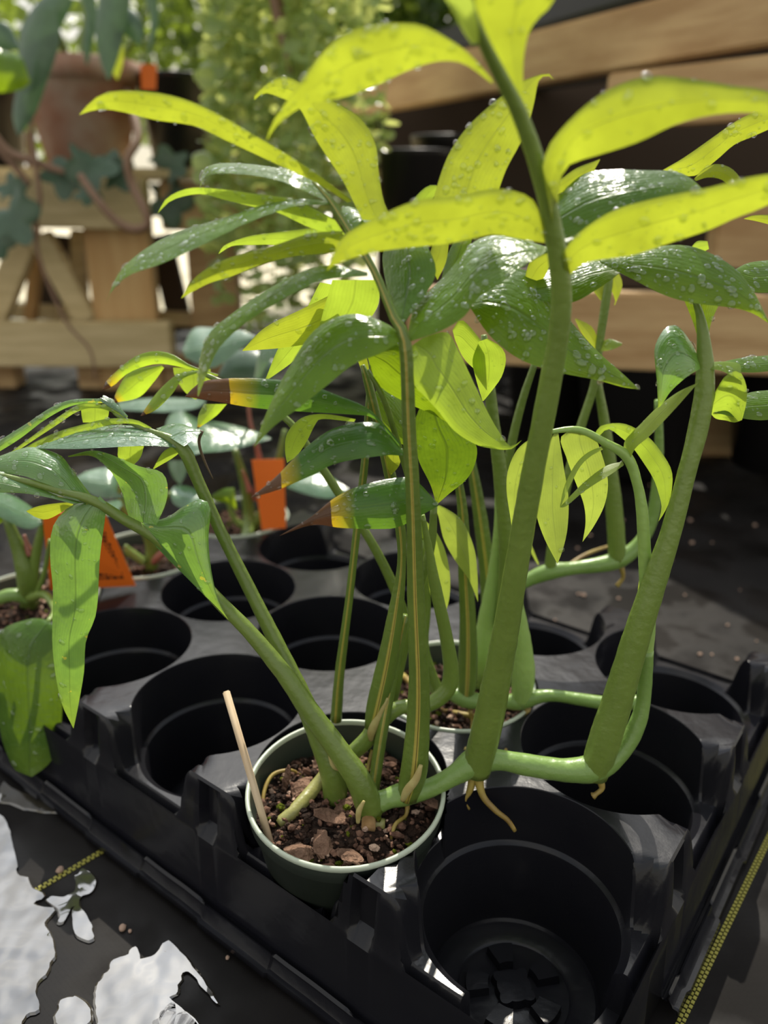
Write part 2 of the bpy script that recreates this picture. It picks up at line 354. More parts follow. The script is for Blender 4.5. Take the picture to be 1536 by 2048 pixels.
DROPN = [0]
def leaf(parent, E1, E2, Y, phi=0, m='young', name='leaflet', cup=.25, fold=.12, drops=0, na=26, nc=12, curl=.12, wav=.04, dsz=1.0, lab=None):
    """blade between two traced edges (base to tip); Y = distances along it; phi tips edge 1 away from the viewer"""
    a = crom([tuple(map(float, p)) for p in E1], na); b = crom([tuple(map(float, p)) for p in E2], na)
    ys = crom([(float(y), 0.0) for y in (Y if isinstance(Y, (tuple, list)) else (Y, Y))], na)
    ph = phi if isinstance(phi, (tuple, list)) else (phi, phi)
    bm = bmesh.new(); uvl = bm.loops.layers.uv.new('UVMap'); grid = []
    sd0 = random.random()*50
    if m in ('young', 'lime', 'pale') and cup == .25:
        cup = .02; ph = (ph[0]-12, ph[1]-12)
    for i in range(na):
        s = i/(na-1); (x1, y1), (x2, y2) = a[i], b[i]; y0 = ys[i][0]
        hw = math.hypot(x2-x1, y2-y1)/2/FPX*y0*1.05
        t = math.tan(R(ph[0]*(1-s)+ph[1]*s))
        row = []
        for j in range(nc+1):
            v = -1+2*j/nc
            px = x1*(1-v)/2+x2*(1+v)/2; py = y1*(1-v)/2+y2*(1+v)/2
            dy = -v*hw*t + cup*hw*(v*v) - fold*hw*(1-abs(v)) + curl*hw*max(0, -v)**9 + wav*hw*math.sin(s*9+sd0+v*1.5)*abs(v)
            row.append(bm.verts.new(atY(px, py, y0+dy)))
        grid.append(row)
    for i in range(na-1):
        for j in range(nc):
            f = bm.faces.new((grid[i][j], grid[i][j+1], grid[i+1][j+1], grid[i+1][j]))
            for l, (uu, vv) in zip(f.loops, ((i, j), (i, j+1), (i+1, j+1), (i+1, j))): l[uvl].uv = (uu/(na-1), vv/nc)
    bmesh.ops.recalc_face_normals(bm, faces=bm.faces)
    # droplets on the side seen
    D = None
    if drops:
        bm.normal_update()
        D = bmesh.new(); fs = [f for f in bm.faces if f.calc_area() > 1e-8]
        wts = [f.calc_area() for f in fs]
        for f in random.choices(fs, wts, k=int(drops*1.3)):
            vs = [v.co for v in f.verts]; k1, k2 = random.random(), random.random()
            p = (vs[0]*(1-k1)+vs[1]*k1)*(1-k2)+(vs[3]*(1-k1)+vs[2]*k1)*k2
            nn = f.normal.copy()
            if random.random() < .8 and nn.dot(CAM-p) < 0: nn = -nn
            r = (.00035+.0013*random.random()**2.6)*dsz
            q = nn.to_track_quat('Z', 'Y').to_matrix().to_4x4()
            el = 1+random.random()*.5
            T = Matrix.Translation(p+nn*r*.12) @ q @ Matrix.Rotation(random.random()*6.3, 4, 'Z') @ Matrix.Diagonal((r*el, r, r*.5, 1))
            bmesh.ops.create_icosphere(D, subdivisions=2, radius=1, matrix=T)
    o = link_bm(name, bm, M[m], parent)
    if lab: o['label'] = lab
    if D:
        d = link_bm('water_drops', D, M['drop'], o)
        d['kind'] = 'stuff'
    return o

# ============================================================ SETTING
bm = bmesh.new()
bmesh.ops.create_grid(bm, x_segments=1, y_segments=1, size=1, matrix=Matrix.Translation((0, .6, GZ)) @ Matrix.Diagonal((3, 1.9, 1, 1)))
g = link_bm('ground', bm, M['fabric'], smooth=False); tag(g, kind='structure')
bm = bmesh.new()
bmesh.ops.create_grid(bm, x_segments=1, y_segments=1, size=1, matrix=Matrix.Translation((0, 32.4, GZ-.004)) @ Matrix.Diagonal((40, 30, 1, 1)))
g = link_bm('gravel_ground', bm, M['gravel'], smooth=False); tag(g, kind='structure')

# woven yellow marker threads in the cloth
def seam(name, p0, p1, label):
    bm = bmesh.new(); d = (p1-p0); L = d.length; d.normalize(); s = Vector((-d.y, d.x, 0)); n = int(L/.0030)
    for i in range(n):
        for k in (0, 1):
            c = p0+d*(i+.5*k)*.0030+s*(.0010 if k else -.0010)+Vector((0, 0, .0004))
            an = math.atan2(d.y, d.x)
            box(bm, c, (.0019, .0016, .0006), Matrix.Rotation(an, 4, 'Z'))
    o = link_bm(name, bm, M['yellow'], smooth=False); tag(o, kind='structure')
d1 = (atZ(235, 1685, GZ)-atZ(0, 1825, GZ)).normalized()
seam('trim_1', atZ(0, 1825, GZ)-d1*.05, atZ(240, 1682, GZ)+d1*.02, '')
d2 = (atZ(1536, 1680, GZ)-atZ(1360, 2048, GZ)).normalized()
seam('trim_2', atZ(1360, 2048, GZ)-d2*.03, atZ(1536, 1680, GZ)+d2*.25, '')

# ============================================================ TRAY
TOP = .07; S = .105
th = -0.64629274
e1 = Vector((math.cos(th), math.sin(th), 0)); e2 = Vector((-math.sin(th), math.cos(th), 0))
ORG = Vector((0.06709, 0.27985, 0))
def cell(i, j): return ORG + e1*(i*S) + e2*(j*S)
IMIN, IMAX, JMIN, JMAX = -4, 0, 0, 2
def sm(a, b, x):
    t = min(max((x-a)/(b-a), 0), 1); return t*t*(3-2*t)
def tray():
    bm = bmesh.new(); NA = 256; h = S/2
    def edge_drop(i, j, x, y):
        """how far the rim sinks where the cell faces out of the tray; x,y local in cell"""
        dz = 0
        for on, a, t in ((i == IMAX, x, y), (i == IMIN, -x, y), (j == JMIN, -y, x), (j == JMAX, y, x)):
            if on and a > 0:
                f = (1-sm(.245*S, .325*S, abs(t)))*sm(.22*S, .38*S, a)
                if i == IMAX and j == JMIN and x > 0 and y < 0: f = sm(.10*S, .36*S, a)   # collapsed outer corner
                # small shoulder half way up
                g = (1-sm(.30*S, .36*S, abs(t)))*sm(.30*S, .42*S, a)
                dz = max(dz, .028*f+.004*g)
                if i == IMAX and j == JMIN and x > 0 and y < 0: dz = max(dz, .056*f+.02*sm(.053, .070, math.hypot(x, y)))
        return dz
    for i in range(IMIN, IMAX+1):
        for j in range(JMIN, JMAX+1):
            rings = []
            prof = [(.0065, -.0800), (.0085, -.0800), (.0095, -.0845), (.0125, -.0845), (.0130, -.0846), (.0240, -.0846), (.0245, -.0845), (.0275, -.0845), (.0290, -.0835), (.0400, -.0830), (.0412, -.0815), (.0462, -.0370), (.0468, -.0352), (.0482, -.0342), (.0490, -.0334), (.0508, -.0055), (.0512, -.0028), (.0516, -.0004), (.0520, .0004), (.0524, 0)]
            for r, z_ in prof:
                ring = []
                for k in range(NA):
                    an = 2*math.pi*k/NA; c, s = math.cos(an), math.sin(an)
                    lim = max(-edge_drop(i, j, c*.052, s*.052), -.076)
                    rr = r; z = z_
                    if r in (.0085, .0095): rr = r*(1+.35*max(0, math.cos(4*an)))
                    if z == -.0846 and math.cos(5*an+.6) > .1: z = -.0795
                    zz = min(z, lim)
                    ring.append(bm.verts.new((i*S+c*rr, j*S+s*rr, zz)))
                rings.append(ring)
            # out to the cell's square
            for t in (.5, 1):
                ring = []
                for k in range(NA):
                    an = 2*math.pi*k/NA; c, s = math.cos(an), math.sin(an)
                    q = h/max(abs(c), abs(s)); rr = .0524*(1-t)+q*t
                    x, y = c*rr, s*rr
                    z = -edge_drop(i, j, x, y) if True else 0
                    z = min(z, -edge_drop(i, j, c*.052, s*.052)) if rr < .056 else z
                    if t == 1: x = max(-h, min(h, x)); y = max(-h, min(h, y))
                    ring.append(bm.verts.new((i*S+x, j*S+y, z)))
                rings.append(ring)
            for a, b in zip(rings, rings[1:]):
                for k in range(NA): bm.faces.new((a[k], a[(k+1) % NA], b[(k+1) % NA], b[k]))
            bm.faces.new(rings[0])
            # skirt
            edge = rings[-1]
            nrm = []
            for v in edge:
                x, y = v.co.x-i*S, v.co.y-j*S; nx = ny = 0
                if i == IMAX and x > h-1e-5: nx = 1
                if i == IMIN and x < -h+1e-5: nx = -1
                if j == JMAX and y > h-1e-5: ny = 1
                if j == JMIN and y < -h+1e-5: ny = -1
                nrm.append((nx, ny, x, y))
            cols = {}
            for k, v in enumerate(edge):
                nx, ny, x, y = nrm[k]
                if not (nx or ny): continue
                tt = y if nx else x
                top = v.co.z; L = [v]
                if nx and ny: gv = 0
                else: gv = (sm(.425*S, .455*S, abs(tt)))*(1-0)
                corner = (nx and ny)
                nearc = False
                for (off, z, gr) in ((.0012, top-.0012, 0), (.0026, min(top-.006, -.006), 1), (.0040, min(top-.008, -.018), 1), (.0048, min(top-.003, -.0285), 1), (.0062, -.0315, .5), (.0068, -.0345, 0), (.0086, -.0770, 0), (.0094, -.0785, 0), (.0110, -.0780, 0), (.0120, -.0740, 0), (.0130, -.0735, 0), (.0138, -.0770, 0), (.0162, -.0810, 0), (.0186, -.0810, 0), (.0192, -.0840, 0)):
                    o = off-gr*gv*.0058
                    fl = .0012*(1 if math.sin((tt+ (j if nx else i)*S)*60) > 0 else 0) if off > .0125 else 0
                    L.append(bm.verts.new((v.co.x+nx*(o-fl), v.co.y+ny*(o-fl), z+(noise.noise(Vector((v.co.x*40, v.co.y*40, off*30)))*.0006 if off > .01 else 0))))
                cols[k] = L
            for k in list(cols):
                k2 = (k+1) % NA
                if k2 in cols:
                    A, B = nrm[k], nrm[k2]
                    if (A[0] and B[0]) or (A[1] and B[1]):
                        x, y = A[2], A[3]
                        for q in range(len(cols[k])-1):
                            # torn notch in the right-hand flange
                            if i == 0 and j == 0 and A[0] == 1 and .012 < y < .036 and q >= 7: continue
                            bm.faces.new((cols[k][q], cols[k2][q], cols[k2][q+1], cols[k][q+1]))
    bmesh.ops.remove_doubles(bm, verts=bm.verts[:], dist=.00006)
    bmesh.ops.recalc_face_normals(bm, faces=bm.faces[:])
    T = Matrix.Translation(ORG+Vector((0, 0, TOP))) @ Matrix((e1, e2, Vector((0, 0, 1)))).transposed().to_4x4()
    bmesh.ops.transform(bm, matrix=T, verts=bm.verts[:])
    for v in bm.verts:      # the plastic gives way under the leaning front pot
        if v.co.z > TOP-.03 and math.hypot(v.co.x+.0185, v.co.y-.3268) < .0518 and v.co.y < .33: v.co.z -= .022
    o = link_bm('pot_carrying_tray', bm, M['tray'])
    recenter(o)
    return tag(o, 'black plastic tray with fifteen round pot sockets lying on woven ground cloth', 'tray')
TRAY = tray()
TRAY.data.set_sharp_from_angle(angle=R(32))
sol = TRAY.modifiers.new('thickness', 'SOLIDIFY'); sol.thickness = .0009; sol.offset = -1

# ============================================================ POTS AND SOIL
def lathe(bm, c, prof, n=72, closed=False, jit=0):
    rings = []
    for r, z in prof:
        rings.append([bm.verts.new(c+Vector((math.cos(2*math.pi*k/n)*r, math.sin(2*math.pi*k/n)*r, z))) for k in range(n)])
    for a, b in zip(rings, rings[1:]):
        for k in range(n): bm.faces.new((a[k], a[(k+1) % n], b[(k+1) % n], b[k]))
    return rings
def pot(c, Rr, label, ztop, group=None, pm='pot', rm='rim', h=.085, name='nursery_pot', cat='plant pot', base=.72):
    t = empty(name, (c.x, c.y, ztop-h), label, cat, group)
    bm = bmesh.new(); z0 = ztop-h; rb = Rr*base
    r = lathe(bm, Vector((c.x, c.y, 0)), [(rb-.0025, z0+.0012), (rb, z0+.0018), (Rr-.0028, ztop-.012), (Rr-.0012, ztop-.011), (Rr-.0012, ztop-.002)])
    bm.faces.new(r[0][::-1])
    lathe(bm, Vector((c.x, c.y, 0)), [(Rr-.0022, ztop-.002), (Rr-.0045, ztop-.012), (rb-.001, z0+.003)])
    link_bm('pot_body', bm, M[pm], t)
    bm = bmesh.new()
    lathe(bm, Vector((c.x, c.y, 0)), [(Rr-.0024, ztop-.003), (Rr-.0022, ztop-.0006), (Rr-.0012, ztop), (Rr-.0002, ztop-.0006), (Rr, ztop-.002), (Rr-.0008, ztop-.0035)])
    link_bm('rim', bm, M[rm], t)
    return t
def soil(c, Rr, z, label, n=500, group=None, seed=1, dome=.004):
    rnd = random.Random(seed); bm = bmesh.new(); rings = []
    for a in range(15):
        rr = Rr*a/14; ring = []
        for k in range(48):
            an = 2*math.pi*k/48; p = Vector((math.cos(an)*rr, math.sin(an)*rr, 0))
            zz = z + dome*(1-(a/14)**2) + noise.noise(Vector((p.x*70, p.y*70, seed)))*.0035
            ring.append(bm.verts.new((c.x+p.x, c.y+p.y, zz)))
        rings.append(ring)
    for a, b in zip(rings, rings[1:]):
        for k in range(48): bm.faces.new((a[k], a[(k+1) % 48], b[(k+1) % 48], b[k]))
    for f in bm.faces: f.material_index = 0
    for q in range(n):
        an = rnd.random()*6.283; rr = Rr*.97*math.sqrt(rnd.random())
        s = .0006+.0020*rnd.random()**2
        p = Vector((c.x+math.cos(an)*rr, c.y+math.sin(an)*rr, z+dome*(1-(rr/Rr)**2)+rnd.uniform(0, .003)))
        v0 = len(bm.faces)
        T = Matrix.Translation(p) @ Matrix.Rotation(rnd.random()*6, 4, (rnd.random(), rnd.random(), 1)) @ Matrix.Diagonal((s*rnd.uniform(.8, 2.2), s, s*.8, 1))
        bmesh.ops.create_icosphere(bm, subdivisions=1, radius=1, matrix=T)
        mi = rnd.choice((0, 1, 1, 2, 2, 2)) if rnd.random() < .94 else 3
        if rnd.random() < .05: mi = 4
        bm.faces.ensure_lookup_table()
        for f in bm.faces[v0:]: f.material_index = mi
    o = link_bm('potting_soil', bm, [M['soil'], M['soil'], M['crumb'], M['perlite'], M['moss']], smooth=False)
    recenter(o)
    return tag(o, label, 'soil', kind='stuff')

CC = Vector((-.0185, .326, 0))          # front potted vine
PC = pot(Vector((-.0185, .3312, 0)), .0514, 'green plastic nursery pot in the front row of the tray, filled with bark soil', TOP+.0055)
PC.rotation_euler = (R(4), 0, 0)
soil(CC, .0465, TOP-.0105, 'dark brown bark and perlite soil in the front nursery pot', 1100, seed=3)
CG = cell(-1, 1)
pot(CG, .0505, 'nursery pot in the second row of the tray, behind the front pot', TOP+.001)
soil(CG, .0458, TOP-.016, 'gritty reddish soil in the nursery pot behind the front one', 900, seed=5)
PL = [cell(-4, 0), cell(-4, 1), cell(-4, 2)]
labs = ['nearest of three in the tray\'s far left row', 'middle one of the far left row, by the leaning orange tag', 'farthest of the tray\'s far left row']
for c, l in zip(PL, labs): pot(c, .0505, 'small nursery pot, ' + l, TOP+.002)
for c, l, s in zip(PL, ('nearest pot of the far left row', 'middle pot of the far left row', 'farthest pot of the far left row'), (8, 9, 10)):
    soil(c, .0458, TOP-.012, 'brown soil filling the ' + l, 500, seed=s)

# bark pieces on the front soil
def bark(px, py, L, W, rot, tilt, label, m='bark'):
    p = atZ(px, py, TOP-.004); bm = bmesh.new()
    bmesh.ops.create_icosphere(bm, subdivisions=3, radius=1)
    for v in bm.verts:
        v.co = Vector((v.co.x*L, v.co.y*W, v.co.z*W*.38))*(1+.35*noise.noise(v.co*2.1+p*100)); v.co.z += .25*v.co.x*v.co.y
    bmesh.ops.transform(bm, matrix=Matrix.Translation(p) @ Matrix.Rotation(R(rot), 4, 'Z') @ Matrix.Rotation(R(tilt), 4, 'Y'), verts=bm.verts)
    o = link_bm('bark_chip', bm, M[m], smooth=False); recenter(o); tag(o, label, 'bark', 'bark chips on the front pot soil')
bark(572, 1560, .009, .0035, 20, -75, 'upright dark bark chip on the front pot soil, left of the green stub')
bark(605, 1575, .007, .0050, 60, -15, 'reddish bark chip on the soil beside the upright chip')
bark(665, 1632, .010, .0042, -10, 8, 'long bark chip lying right of the mossy green stub')
bark(690, 1610, .006, .0035, 40, -10, 'small bark chip between the stub and the stems')
bark(600, 1705, .008, .0055, 30, 20, 'purplish bark chip near the front rim of the pot')
bark(645, 1690, .007, .0045, 100, -25, 'bark chip standing on edge near the front rim')
bark(700, 1712, .008, .0038, -40, -12, 'flat bark chip at the front rim under the cut stem')
bark(855, 1600, .009, .0028, -35, 5, 'thin bark strip at the right side of the front pot soil')
bark(730, 1560, .006, .0040, 10, 0, 'pale reddish chip behind the stems in the front pot')
bark(640, 1520, .008, .0035, 70, -30, 'bark chip at the back left of the front pot soil')

# wooden stick
a = P(452, 1382, .338); b = atZ(542, 1690, TOP-.010)
bm = beam_bm(a, b, 0.0034, .0028, Vector((1, 0, 0)), .0005)
o = link_bm('wooden_stick', bm, M['stick']); recenter(o); tag(o, 'thin pale wooden stick leaning at the left rim of the front pot', 'stick')

# ============================================================ MAIN VINE (front pot)
base = atZ(742, 1640, TOP-.012)
V1 = empty('vine_plant', base, 'tall vine with long lime and dark green leaflets rooted in the front nursery pot', 'plant')
T = lambda nm, pts, m='stem', par=V1, **k: pix_tube(nm, pts, par, m, **k)
# creeping stem and stalks
T('vine_stem', [(735, 1660, -.056, 24), (742, 1615, .318, 25), (775, 1598, .320, 20), (808, 1588, .322, 24), (857, 1577, .324, 19), (906, 1552, .326, 20), (955, 1522, .330, 29), (1000, 1520, .331, 20), (1060, 1531, .331, 22), (1130, 1540, .330, 23), (1190, 1535, .330, 28), (1240, 1505, .332, 19), (1272, 1455, .335, 17), (1288, 1390, .338, 14), (1292, 1300, .340, 15)], 'vine', segs=18)
T('leaf_stalk', [(742, 1622, .317, 28), (720, 1565, .317, 26), (680, 1505, .320, 23), (625, 1430, .325, 21), (570, 1350, .330, 18), (500, 1265, .336, 15), (440, 1205, .340, 14), (380, 1140, .343, 13), (310, 1075, .345, 12), (250, 1040, .345, 11), (190, 1003, .345, 10), (130, 985, .345, 8), (60, 965, .345, 7), (-40, 940, .345, 4)], 'stem_d')
T('leaf_stalk', [(672, 1600, -.062, 24), (665, 1540, .330, 26), (640, 1475, .334, 23), (600, 1385, .340, 19), (545, 1270, .348, 15), (490, 1160, .356, 13), (440, 1060, .362, 12), (395, 960, .366, 12), (362, 893, .368, 13), (300, 862, .372, 6), (240, 835, .376, 4), (208, 800, .378, 3)], 'stem_d')
T('leaf_stalk', [(815, 1592, .321, 22), (828, 1540, .320, 27), (836, 1450, .320, 24), (838, 1350, .318, 21), (832, 1200, .316, 18), (826, 1000, .312, 15), (818, 850, .310, 14), (810, 685, .308, 13), (785, 630, .310, 9), (750, 545, .314, 8), (700, 462, .320, 7), (660, 400, .326, 6), (625, 362, .330, 3)], 'stem_y')
T('leaf_stalk', [(952, 1540, .330, 30), (975, 1450, .326, 30), (995, 1350, .322, 28), (1012, 1260, .319, 26), (1035, 1120, .314, 24), (1065, 950, .308, 23), (1098, 780, .302, 22), (1118, 660, .298, 21), (1122, 570, .295, 21), (1105, 450, .290, 19), (1078, 340, .284, 18), (1040, 230, .276, 16), (1000, 150, .268, 14), (965, 80, .26, 12), (935, 0, .25, 10), (905, -90, .24, 7)], 'stem')
T('leaf_stalk', [(1188, 1550, .330, 26), (1205, 1495, .330, 32), (1235, 1400, .331, 30), (1262, 1310, .332, 28), (1290, 1220, .333, 26), (1340, 1070, .336, 21), (1375, 940, .339, 18), (1398, 850, .342, 20), (1410, 770, .344, 19), (1408, 690, .346, 14), (1400, 630, .348, 8), (1385, 590, .35, 5)], 'stem')
T('leaf_stalk', [(1292, 1310, .340, 14), (1296, 1230, .341, 15), (1290, 1120, .342, 13), (1285, 1030, .342, 12), (1275, 970, .342, 10), (1255, 915, .342, 11), (1210, 885, .340, 8), (1160, 860, .338, 7), (1110, 862, .337, 5), (1075, 872, .336, 3)], 'stem_l')
T('leaf_stalk', [(690, 1520, .345, 16), (735, 1478, .347, 17), (758, 1445, .349, 18), (800, 1415, .352, 15), (850, 1412, .355, 15), (890, 1385, .358, 17), (902, 1345, .359, 16), (890, 1260, .358, 13), (872, 1180, .357, 12), (858, 1100, .356, 8), (845, 1030, .355, 5)], 'stem')
T('leaf_stalk', [(742, 1455, .348, 14), (755, 1410, .349, 22), (775, 1320, .350, 20), (792, 1220, .350, 15), (803, 1130, .350, 9), (800, 1050, .350, 11), (780, 950, .350, 12), (757, 850, .350, 10), (737, 770, .350, 9), (725, 730, .350, 5)], 'stem_y')
T('leaf_stalk', [(745, 1600, .330, 11), (755, 1520, .338, 12), (770, 1430, .345, 12), (790, 1330, .352, 10), (812, 1230, .356, 8)], 'stem_y')
T('leaf_stalk', [(672, 1440, .372, 12), (680, 1340, .372, 10), (698, 1200, .372, 8), (716, 1040, .372, 8), (730, 920, .372, 8), (738, 800, .372, 7), (745, 700, .372, 5)], 'stem_y')
T('leaf_stalk', [(780, 1420, .37, 12), (805, 1310, .37, 10), (838, 1180, .37, 9), (862, 1090, .37, 9), (868, 1010, .37, 7)], 'stem_d')
T('leaf_stalk', [(835, 1310, .40, 10), (790, 1180, .40, 10), (740, 1080, .40, 9), (680, 990, .40, 9), (620, 900, .40, 8), (575, 840, .40, 7), (500, 790, .41, 6), (430, 758, .41, 5), (350, 720, .42, 3)], 'stem_d')
T('leaf_stalk', [(835, 1020, .34, 6), (800, 900, .335, 6), (768, 800, .33, 6), (735, 740, .33, 4)], 'stem_d')
# stubs and roots
T('cut_stub', [(652, 1545, .338, 12), (630, 1575, .333, 14), (590, 1620, -.064, 14), (556, 1648, -.061, 12)], 'stub')
T('cut_stub', [(770, 1650, -.062, 12), (735, 1650, -.062, 15), (700, 1690, -.058, 11)], 'stub')
for pts in ([(530, 1640, -.058, 3), (527, 1590, -.064, 4), (545, 1550, -.068, 4), (580, 1540, -.068, 3), (600, 1550, -.062, 3)],
            [(815, 1600, .320, 6), (812, 1630, .316, 4), (790, 1650, -.066, 4), (780, 1690, -.058, 3)],
            [(745, 1500, .345, 5), (735, 1540, .338, 4), (727, 1570, -.066, 4)],
            [(948, 1545, .329, 10), (940, 1580, .327, 7), (930, 1600, .326, 4), (938, 1618, .326, 3)],
            [(955, 1545, .328, 11), (965, 1590, .324, 7), (990, 1620, .321, 6), (1015, 1640, .320, 5), (1030, 1662, .318, 4)],
            [(1195, 1548, .328, 10), (1204, 1575, .326, 6), (1192, 1588, .325, 5), (1186, 1592, .325, 8)]):
    T('aerial_root', pts, 'root', segs=8)

M['scar'] = mat('scar', (.34, .27, .10), .6, .3, var=(.44, .40, .16), vscale=120)
M['cut'] = mat('cut_face', (.26, .15, .06), .8, .2, var=(.40, .26, .12), vscale=200)
for pts in ([(842, 1530, 0.3107, 4), (832, 1558, 0.3092, 8), (815, 1580, 0.3092, 9), (805, 1600, 0.3112, 5)],
            [(775, 1395, 0.3452, 4), (758, 1432, 0.3442, 8), (744, 1462, 0.3432, 9), (742, 1480, 0.3432, 5)],
            [(646, 1470, 0.3272, 4), (660, 1500, 0.3252, 6), (668, 1530, 0.3242, 7), (684, 1540, 0.3242, 4)],
            [(728, 1602, .306, 3), (718, 1622, .305, 6), (716, 1645, .305, 4)]):
    T('sheath_scar', pts, 'scar', segs=8, lab='pale tan scar where an old sheath dried')
pc_ = P(737, 1658, .305); bm = tube_bm([(pc_+Vector((0, .012, -.002)), .0032), (pc_+Vector((0, .006, 0)), .0036), (pc_, .0035)], 16, 6)
link_bm('cut_stub', bm, M['cut'], V1)['label'] = 'round brown cut end of an old stem'
def LF(E1, E2, Y, phi=0, m='young', d=0, **k): return leaf(V1, E1, E2, Y, phi, m, drops=d, **k)
# middle leaf, left side
LF([(808, 676), (770, 645), (700, 628), (630, 660), (575, 740), (535, 820), (508, 895)], [(808, 678), (763, 706), (707, 729), (649, 775), (600, 814), (545, 855), (508, 895)], (.308, .295, .288), (35, 55), 'mature', 60)
LF([(735, 545), (665, 530), (600, 545), (525, 585), (460, 630), (420, 665), (400, 715), (395, 792)], [(735, 552), (650, 560), (590, 585), (530, 620), (480, 655), (438, 697), (415, 745), (397, 792)], (.314, .302, .298), 60, 'mature', 90)
LF([(685, 462), (620, 467), (550, 490), (475, 510), (425, 530), (385, 560), (362, 597)], [(690, 500), (640, 508), (590, 512), (525, 528), (465, 552), (415, 568), (362, 597)], (.318, .315, .312), -5, 'young', 40)
LF([(660, 402), (600, 398), (525, 410), (450, 435), (350, 465), (280, 505), (235, 550), (212, 607)], [(660, 410), (600, 410), (540, 428), (475, 455), (400, 492), (325, 527), (260, 550), (225, 580), (212, 607)], (.326, .312, .305), 62, 'mature', 90)
LF([(670, 440), (590, 400), (515, 388), (440, 378), (380, 376), (335, 395), (315, 427)], [(690, 470), (625, 457), (555, 425), (500, 412), (450, 400), (400, 388), (345, 400), (315, 427)], (.326, .335, .335), -15, 'lime', 30)
LF([(675, 450), (575, 462), (500, 472), (450, 490), (437, 508)], [(680, 490), (625, 500), (550, 490), (505, 490), (465, 492), (437, 508)], (.33, .345, .35), 0, 'lime', 10)
LF([(660, 390), (600, 345), (550, 335), (490, 327), (435, 327), (408, 340), (400, 374)], [(658, 405), (615, 385), (560, 362), (500, 350), (440, 347), (415, 352), (400, 374)], (.33, .34, .345), 65, 'mature', 70)
LF([(705, 402), (630, 345), (560, 300), (500, 265), (440, 230), (380, 202), (320, 186), (260, 181), (215, 184), (185, 200), (158, 230)], [(695, 405), (650, 375), (590, 345), (525, 315), (450, 280), (390, 252), (310, 240), (250, 225), (200, 218), (158, 230)], (.325, .315, .31), -12, 'young', 40)
LF([(785, 440), (767, 400), (757, 340), (750, 285), (720, 235), (670, 205), (600, 165), (565, 152), (530, 170), (508, 192)], [(725, 440), (710, 410), (685, 360), (655, 315), (630, 275), (598, 215), (565, 197), (530, 186), (509, 200)], (.33, .335, .33), 0, 'young', 60)
LF([(700, 480), (682, 440), (690, 412), (735, 425), (765, 430)], [(700, 485), (720, 470), (745, 455), (758, 440), (765, 432)], (.325, .34), 50, 'mature', 20, na=14)
LF([(800, 650), (775, 580), (765, 510), (785, 480)], [(803, 652), (850, 590), (872, 540), (850, 480)], (.31, .33, .34), 40, 'dark', 25, na=16)
LF([(855, 520), (868, 480), (872, 450)], [(875, 560), (893, 520), (900, 460)], (.345, .35), 0, 'young', na=12)
LF([(880, 570), (895, 510), (915, 470)], [(905, 570), (935, 520), (945, 470)], (.345, .35), 35, 'dark', na=12)
# middle leaf, right side
LF([(815, 670), (828, 615), (861, 579), (893, 547), (926, 507), (952, 481), (991, 470), (1040, 478), (1095, 494)], [(820, 683), (877, 664), (926, 635), (958, 595), (1007, 563), (1050, 530), (1095, 503)], (.309, .315, .325), (48, 60), 'mature', 110, dsz=1.2)
LF([(812, 700), (828, 768), (848, 791), (877, 823), (909, 862), (952, 889), (991, 898), (1023, 898), (1044, 880)], [(845, 676), (893, 664), (913, 693), (932, 732), (952, 775), (975, 823), (997, 862), (1020, 892), (1044, 880)], (.312, .318, .322), (-25, -10), 'lime', 20)
LF([(745, 700), (800, 688), (850, 740), (880, 790), (907, 849)], [(735, 715), (756, 768), (802, 800), (861, 827), (907, 851)], (.325, .33, .33), -10, 'mature', 10)
LF([(850, 790), (828, 850), (834, 905), (841, 930), (861, 970), (873, 1010)], [(870, 790), (930, 860), (953, 892), (950, 928), (932, 960), (900, 986), (873, 1010)], (.335, .34, .34), 10, 'dark', 25)
LF([(950, 600), (975, 560), (1028, 536), (1078, 556), (1118, 605), (1148, 650), (1198, 705), (1243, 745), (1278, 778)], [(940, 615), (983, 675), (1043, 720), (1118, 745), (1193, 760), (1248, 775), (1278, 778)], (.335, .328, .325), (45, 30), 'mature', 110, dsz=1.3)
LF([(860, 420), (886, 335), (910, 287), (944, 244), (992, 201), (1040, 165), (1068, 153), (1097, 147), (1108, 160)], [(985, 420), (1010, 345), (1035, 297), (1054, 259), (1068, 206), (1078, 160), (1097, 152), (1108, 160)], (.335, .34, .34), 0, 'young', 60)
LF([(805, 440), (830, 395), (855, 372), (872, 370)], [(830, 440), (855, 410), (870, 390), (880, 380)], (.35, .355), 0, 'lime', na=10)
LF([(1105, 372), (1150, 338), (1190, 322), (1200, 318)], [(1105, 395), (1150, 370), (1180, 352), (1200, 320)], (.34, .35), -5, 'young', na=12)
# right back dark leaf group
LF([(1108, 400), (1164, 350), (1217, 339), (1279, 340), (1351, 343), (1385, 359), (1406, 379)], [(1112, 482), (1183, 460), (1255, 426), (1317, 402), (1375, 386), (1406, 380)], (.33, .325, .33), (40, 50), 'dark', 90)
LF([(1108, 470), (1200, 430), (1290, 400), (1330, 395)], [(1112, 490), (1200, 480), (1270, 450), (1330, 398)], (.34, .345), 50, 'mature', 40)
LF([(1060, 560), (1140, 518), (1200, 518), (1250, 532)], [(1070, 600), (1140, 606), (1200, 575), (1250, 538)], (.345, .35), 50, 'mature', 20)
LF([(1195, 518), (1243, 508), (1318, 493), (1368, 490), (1418, 505), (1468, 535), (1503, 575), (1540, 648)], [(1200, 525), (1268, 560), (1333, 592), (1393, 607), (1468, 616), (1508, 628), (1542, 650)], (.345, .335, .33), (48, 20), 'mature', 90, dsz=1.2)
LF([(1047, 565), (1062, 520), (1098, 504)], [(1060, 585), (1085, 560), (1100, 530)], (.35, .35), 0, 'young', na=10)
